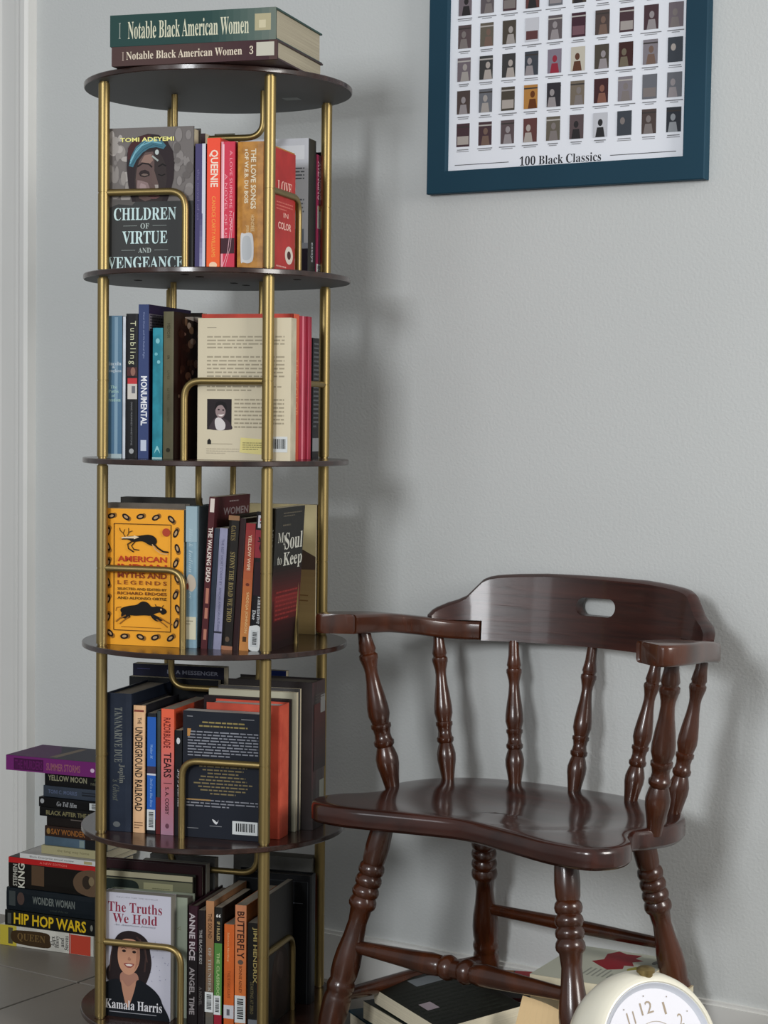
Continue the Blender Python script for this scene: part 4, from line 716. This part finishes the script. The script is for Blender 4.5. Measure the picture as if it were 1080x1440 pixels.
side_book(4, 437, 446, 1208, 'white and orange striped spine nearest the rear right pole on the bottom tier', .15, '8A8A86', a=.138, mode='back', prints=[('s', [('r', .0, .5, .8, .87, '9A4432'), ('r', 0, .07, .8, .5, '8A8A72'), ('r', .15, .1, .7, .2, '6A6C64')])], hard=False, pages='6A665C')

# ------------------------------------------------------------------ stack of books on the floor at the left
SPSI = math.atan(0.435); SP0 = Vector((-0.768, 3.914, 0)); SE = Vector((cos(SPSI), -sin(SPSI), 0)); SN = Vector((sin(SPSI), cos(SPSI), 0))
def s_of(px, py): return (at_plane(px, py, SP0, SN) - SP0).dot(SE)
def sz(py, px=100): return at_plane(px, py, SP0, SN).z
G5 = 'books stacked on the floor beside the bookcase'
zcur = 0.0006
def stack(label, x0, x1, ybot, ytop, D, cover, back=0.0, turn=0.0, **kw):
    global zcur
    t = sz(ytop) - sz(ybot); ym = (ybot + ytop) / 2; a, b = s_of(x0, ym), s_of(x1, ym)
    p = SP0 + SE * a + SN * back; o = book(label, (p.x, p.y, zcur), -SPSI + turn, 'flat', t - .0004, D, b - a, cover, group=G5, **kw); zcur += t
    return o
stack('white and yellow book with a brown title plate, lowest in the floor stack', 0, 131.5, 1340, 1311, .135, 'C8C6BC', hard=False, prints=[('s', [('r', 0, .82, 1, 1, 'B8A83A'), ('r', .1, .86, .9, .91, '4E4A38'), ('c', [(.12, .48), (.14, .8), (.3, .87), (.6, .88), (.8, .82), (.84, .5), (.5, .46)], '3A2A16'), ('v', 'QUEEN', .48, .66, .42, .30, '6A5430', 's'), ('t', 'Alex', .5, .43, .5, .05, '3A3A38', 's'), ('t', 'Haley', .5, .38, .6, .05, '3A3A38', 's'), ('t', 'and', .5, .33, .45, .04, '3A3A38', 's'), ('t', 'Stevens', .5, .285, .7, .045, '3A3A38', 's'), ('r', 0, .245, 1, .255, 'A8342A'), ('r', .02, .03, .96, .24, 'B0402E')])])
stack('black paperback with fat yellow capitals, second from the floor in the stack', 7, 134, 1311, 1289, .135, '121412', hard=False, prints=[('s', [('r', .1, .93, .8, .97, '4A4C48'), ('v', 'HIP HOP WARS', .5, .50, .74, .80, 'D0AE1E', 'b'), ('r', 0, .0, .001, 1, '121412'), ('e', .5, .04, .2, .014, '7A7A70')])])
stack('thick dark navy book with a grey title, directly on the yellow-lettered paperback', 9, 138, 1289, 1256.5, .14, '121A20', prints=[('s', [('r', .2, .9, .85, .97, '3A4040'), ('e', .55, .84, .28, .04, '4A3A34'), ('v', 'WONDER WOMAN', .55, .48, .34, .46, '6A706C', 'b'), ('v', 'a novel of the war', .2, .42, .1, .2, '3A423E')])])
stack('thick red and black horror novel with white letters turned sideways', 12, 139, 1256.5, 1213, .14, '15120F', prints=[('s', [('r', .82, 0, 1.0, 1, 'B01E1E'), ('v', 'A NEW EDITION', .91, .5, .07, .3, 'D8786E'), ('t', 'STEPHEN', .42, .925, .72, .05, 'A8A79C', 'b'), ('t', 'KING', .42, .855, .80, .075, 'C4C2B4', 'b'), ('r', .15, .6, .8, .74, '54402E'), ('c', [(.05, .02), (.1, .22), (.45, .28), (.78, .2), (.8, .02)], '5E4A38'), ('e', .45, .13, .22, .05, '2E241C'), ('e', .5, .08, .15, .03, '7A6A50')])])
stack('thin white magazine with black print on its edge, lying on the red and black novel', 28, 141, 1213, 1206, .14, 'A8A6A4', hard=False, prints=[('s', [('r', 0, 0, 1, 1, 'C8C8C6'), ('v', 'Black Enterprise annual review', .45, .60, .5, .55, '3A3A3A'), ('r', .2, .1, .8, .2, 'A89A70')])])
stack('cream magazine lying on the thin white one', 52, 142, 1206, 1194, .13, '9A9474', hard=False, back=.016, prints=[('s', [('r', 0, 0, 1, 1, 'A09A76'), ('v', 'the long way home', .5, .5, .4, .5, '6A6448')])])
stack('slate blue book under the dark orange-lettered one in the floor stack', 55, 143, 1194, 1181, .12, '4E6272', hard=False, back=.020, prints=[('s', [('r', 0, 0, 1, .35, '15171A'), ('r', .1, .36, .9, .44, '7A8A8A'), ('r', .3, .02, .9, .1, 'A8A8A4')])])
stack('dark book with orange capitals in the middle of the floor stack', 56, 143, 1181, 1166, .12, '32211A', hard=False, back=.018, prints=[('s', [('v', 'SAY WONDER', .5, .62, .55, .55, '8E5A2A', 'b'), ('e', .5, .94, .3, .03, '8A6A3A'), ('r', .1, .02, .9, .25, '6A5E58')])])
stack('plain dark brown book just above the orange-lettered one in the stack', 58, 143, 1166, 1152, .12, '1E1816', hard=False, back=.020, prints=[('s', [('r', .75, .1, .85, .6, '6A625C')])])
stack('black paperback with grey-gold capitals below the one with script lettering', 51, 143, 1152, 1139, .12, '0F0F10', hard=False, back=.012, prints=[('s', [('v', 'BLACK AFTER THE FALL', .45, .5, .5, .8, '7A7452', 'b')])])
stack('black paperback with white script and a white barcode label at its right end', 50, 144, 1139, 1125, .12, '0C0C0E', hard=False, back=.012, prints=[('s', [('v', 'Go Tell Him', .45, .58, .5, .30, 'A0A2A4', 'i'), ('e', .6, .95, .25, .03, '9A9C9E'), ('bars', .15, .02, .85, .24, 0)])])
stack('slim slate-blue book with dim lettering under the black one with tall capitals', 54, 145, 1125, 1109, .12, '38404C', hard=False, back=.018, prints=[('s', [('v', 'TONI C. MORRIS', .5, .7, .35, .45, '55607A', 'b'), ('r', .35, .05, .5, .4, '20242C'), ('r', .6, .05, .7, .4, '20242C')])])
stack('black book with tall spaced cream capitals directly under the purple book', 56, 145, 1109, 1089.5, .13, '101012', hard=False, back=.018, prints=[('s', [('v', 'YELLOW MOON', .6, .64, .42, .62, '8E8B72', 'b'), ('v', 'JEWELL', .7, .14, .2, .16, '4A5E3A'), ('v', 'PARKER RHODES', .4, .14, .2, .26, '6A6A58')])])
stack('wide purple book topmost on the floor stack, jutting out to the left', 8.5, 147, 1089.5, 1068, .135, cover_mat('2C2A30', h2='3E2A44', scale=8), spine='6E2569', turn=radians(1.0), prints=[('s', [('r', 0, 0, 1, 1, '6E2569'), ('r', .08, .62, .85, .92, '43103F'), ('v', 'THE MURDERS', .45, .77, .6, .28, '5E1A58', 'b'), ('v', 'SUMMER STORMS', .45, .42, .5, .34, '8E5666', 'b'), ('e', .45, .13, .14, .02, 'D0B8D0')]), ('f', [('r', 0, 0, 1, 1, '33323A'), ('p', [(.0, .55), (.5, .62), (1, .8), (1, 1), (0, 1)], '4A2C4C'), ('p', [(.1, .52), (.9, .5), (.9, .56), (.1, .6)], '6A5E50')])], pages='7E766A')

# ------------------------------------------------------------------ books and a sheet of card under the chair
G6 = 'books piled on the floor under the chair'
def flat_at(label, px, py, ztop, T, W, L, ang, mode, cover, tilt=0.0, lean=0.0, **kw):
    """a lying book whose front left top corner shows at a pixel; ang = direction of its long front edge"""
    p = at_z(px, py, ztop); e = Vector((cos(ang), sin(ang), 0))
    return book(label, (p.x, p.y, ztop - T), ang, mode, T, W, L, cover, group=G6, tilt=tilt, lean=lean, **kw)
AB = -radians(64)
flat_at('teal-covered book lowest under the tilted black book', 489, 1420, .046, .030, .085, .245, AB - .02, 'flatfore', '16303A', pages='B8B09A')
flat_at('book with broad cream page edges between the teal and the tilted black one', 511, 1407, .078, .031, .088, .245, AB + .03, 'flatfore', '1E2420', pages='D8CFB4', hard=False)
flat_at('black book tilted on top of the pile, its cream page edges showing', 527, 1388, .108, .028, .155, .245, AB, 'flatfore', '14160F', pages='DDD4BA', hard=False, tilt=radians(7), prints=[('f', [('para', .1, .15, .95, .95, 12, '1E211B'), ('r', .72, .52, .86, .66, '9A8E94'), ('r', .28, .05, .62, .2, '6A7074')])])
rb = at_z(743, 1405, .090); RA = -radians(12)
def red_pile(label, zt_, T, D, H, cover, **kw):
    return book(label, (rb.x - H * cos(RA), rb.y - H * sin(RA), zt_ - T), RA, 'flat', T, D, H, cover, group=G6, **kw)
red_pile('dark filler volume under the red and orange book', .0395, .0385, .15, .135, '1A1416', pages='8E8474')
red_pile('dark red and orange book with a white barcode label on its spine end', .090, .050, .165, .150, '5E1A20', pages='8E8474', prints=[('s', [('r', 0, .0, 1, 1, '4A141C'), ('v', 'BURNING TRUTH', .5, .62, .5, .5, '7A2430', 'b'), ('bars', .12, .02, .88, .15, 1)]), ('f', [('r', 0, 0, 1, 1, '1C1414'), ('p', [(.3, .3), (1, .32), (1, .6), (.7, .66), (.4, .5)], '8A5A2A'), ('p', [(.3, .0), (1, .0), (1, .3), (.6, .33), (.3, .2)], '8E1E26'), ('para', .6, .2, .9, .45, 4, 'A89A8A')])])
wz = .166
flat_at('second cream book lying below the white one with the red picture', 746, 1392, wz - .030, .040, .16, .225, -radians(28), 'flat', 'B8A888', pages='D8CFB4', hard=False)
flat_at('dark box-thick volume at the foot of the pile by the rear chair leg', 750, 1440, wz - .0715, .090, .14, .22, -radians(28), 'flat', '241C1A', pages='8E8474')
wt = at_z(745, 1369, wz)
book('white book with a red leaf-like picture, topmost of the pile by the rear chair leg', (wt.x, wt.y, wz - .0295), -radians(28), 'flat', .029, .205, .175, 'B8B6A8', group=G6, hard=False, pages='DDD4BA', spine='D8CFB4', prints=[('f', [('r', 0, 0, 1, 1, 'A8AA9C'), ('p', [(.42, .42), (.50, .30), (.60, .33), (.62, .24), (.72, .30), (.80, .22), (.84, .32), (.95, .30), (.93, .45), (.98, .55), (.86, .62), (.70, .58), (.60, .66), (.52, .56)], '7E1420'), ('c', [(.18, .68), (.25, .6), (.32, .66), (.26, .74)], '7E1420'), ('c', [(.42, .15), (.55, .1), (.62, .2), (.5, .26)], '8A843A'), ('para', .2, .3, .42, .6, 6, '7E8078'), ('e', .8, .1, .06, .03, '5A5C58')])])
# tan card standing on edge between the pile and the chair leg
cp = [at_plane(x, y, (0.22, 3.06, 0), (0.25, 1, 0)) for x, y in ((735, 1400), (806, 1433))]
m = MB(); n = 10; rs = []
o0 = cp[0]; e = (cp[1] - cp[0]); e.z = 0; Lc = e.length; e.normalize(); nn = Vector((-e.y, e.x, 0))
ztl, ztr = cp[0].z, cp[1].z
for i in range(n + 1):
    t = i / n; bow = .012 * sin(pi * t); zt_ = ztl + (ztr - ztl) * t
    lo = (t * Lc - .035 * (1 - t), bow - .02, 0); hi = (t * Lc, bow, zt_)
    rs.append([(lo[0], lo[1], .001), (lo[0], lo[1] + .0009, .001), (hi[0], hi[1] + .0009, hi[2]), (hi[0], hi[1], hi[2])])
m.rings(rs)
c = m.build('sheet_of_card', page_mat('C8AE84', 1.3)); c.location = (o0.x, o0.y, 0); c.rotation_euler = (0, 0, math.atan2(e.y, e.x))
tag(c, 'curved tan sheet of card standing on edge in front of the chair leg', 'card')

# ------------------------------------------------------------------ round alarm clock in the foreground
KY = 2.70; kc = at_plane(902, 1478, (0, KY, 0), (0, 1, 0)); KR = .1105
clock = empty('round_clock', (kc.x, kc.y, 0), 0, 'round glossy cream clock with a white dial and a gold button on top', 'clock')
M_CREAM = paint_mat('glossy_cream_plastic', (0.80, 0.77, 0.64, 1), 0.22, 0.03, 20, 0.01)
M_DIAL = paint_mat('white_dial', (0.80, 0.80, 0.86, 1), 0.5, 0.02, 40, 0.01)
M_RIM = paint_mat('pale_blue_grey_rim', (0.62, 0.65, 0.72, 1), 0.3, 0.02, 40, 0.02)
yw = radians(27); F = Vector((sin(yw), -cos(yw), .36)).normalized(); X = Vector((cos(yw), sin(yw), 0)); Y = F.cross(X); Y = -Y if Y.z < 0 else Y
ta = radians(7); X, Y = X * cos(ta) + Y * sin(ta), Y * cos(ta) - X * sin(ta)
C0 = Vector((0, 0, kc.z))
def cp3(r, an, d): return C0 + X * (r * sin(an)) + Y * (r * cos(an)) + F * d
rs = []; n = 64
for r, d in ((.0, -.085), (.03, -.083), (.06, -.074), (.085, -.056), (.102, -.032), (.1095, -.008), (.1105, .006), (.1085, .022), (.104, .036), (.0985, .0455), (.0945, .0485), (.0915, .0485), (.090, .046)):
    rs.append([cp3(max(r, .0005) , 2 * pi * j / n, d) for j in range(n)])
m = MB(); m.rings(rs, cap=False); m.build('case', M_CREAM, clock, True)
m = MB(); m.rings([[cp3(r, 2 * pi * j / n, d) for j in range(n)] for r, d in ((.0902, .0462), (.089, .047), (.0865, .0445), (.083, .0415), (.0795, .0412))], cap=False); m.build('inner_rim', M_RIM, clock, True)
m = MB(); m.rings([[cp3(r, 2 * pi * j / n, d) for j in range(n)] for r, d in ((.0005, .0418), (.082, .0418))], cap=False); dial = m.build('dial', M_DIAL, clock)
pm = MB(); mats = []
WID = {1: .022, 10: .11, 11: .075, 12: .125}
NUM = [('t', str(h), .5 + .355 * sin(h * pi / 6), .5 + .355 * cos(h * pi / 6), WID.get(h, .052), .105, 'A09280') for h in range(1, 13)]
dots = [('e', .5 + .455 * sin(h * pi / 6), .5 + .455 * cos(h * pi / 6), .006, .006, '8E8478') for h in range(1, 13)]
circ = [('l', [(.5 + .232 * sin(2 * pi * j / 48), .5 + .232 * cos(2 * pi * j / 48)) for j in range(49)], .0008, 'B0A698')]
draw(pm, mats, NUM + dots + circ, .162, .162, lambda x, y, e: C0 + X * (x - .081) + Y * (y - .081) + F * (.0418 + e))
pm.build('numerals', mats, dial, normals=False)
for nm, L, w, an in (('hour_hand', .036, .0035, radians(205)), ('minute_hand', .056, .0025, radians(150))):
    m = MB(); u = X * sin(an) + Y * cos(an); v = X * cos(an) - Y * sin(an); P0_ = C0 + F * .0435
    m.rings([[P0_ - u * .008 - v * w, P0_ - u * .008 + v * w, P0_ - u * .008 + v * w + F * .0012, P0_ - u * .008 - v * w + F * .0012], [P0_ + u * L - v * w * .5, P0_ + u * L + v * w * .5, P0_ + u * L + v * w * .5 + F * .0012, P0_ + u * L - v * w * .5 + F * .0012]]); m.build(nm, ink('8A7A60', .4), clock)
m = MB(); top = C0 + Vector((0.004, .0, KR - .004)); m.lathe(top, top + Vector((0, 0, .013)), [(0, .010), (.4, .010), (.45, .013), (.8, .013), (1, .009)], 20); m.build('button', M_GOLD, clock, True)
m = MB(); zb_ = kc.z - KR * .93; m.lathe((0, .0, 0), (0, .0, zb_ + .012), [(0, .062), (.1, .066), (.2, .064), (.5, .035), (1, .040)], 32); m.build('stand', M_CREAM, clock, True)
bpy.data.scenes.remove(TXT)
bpy.context.view_layer.update()
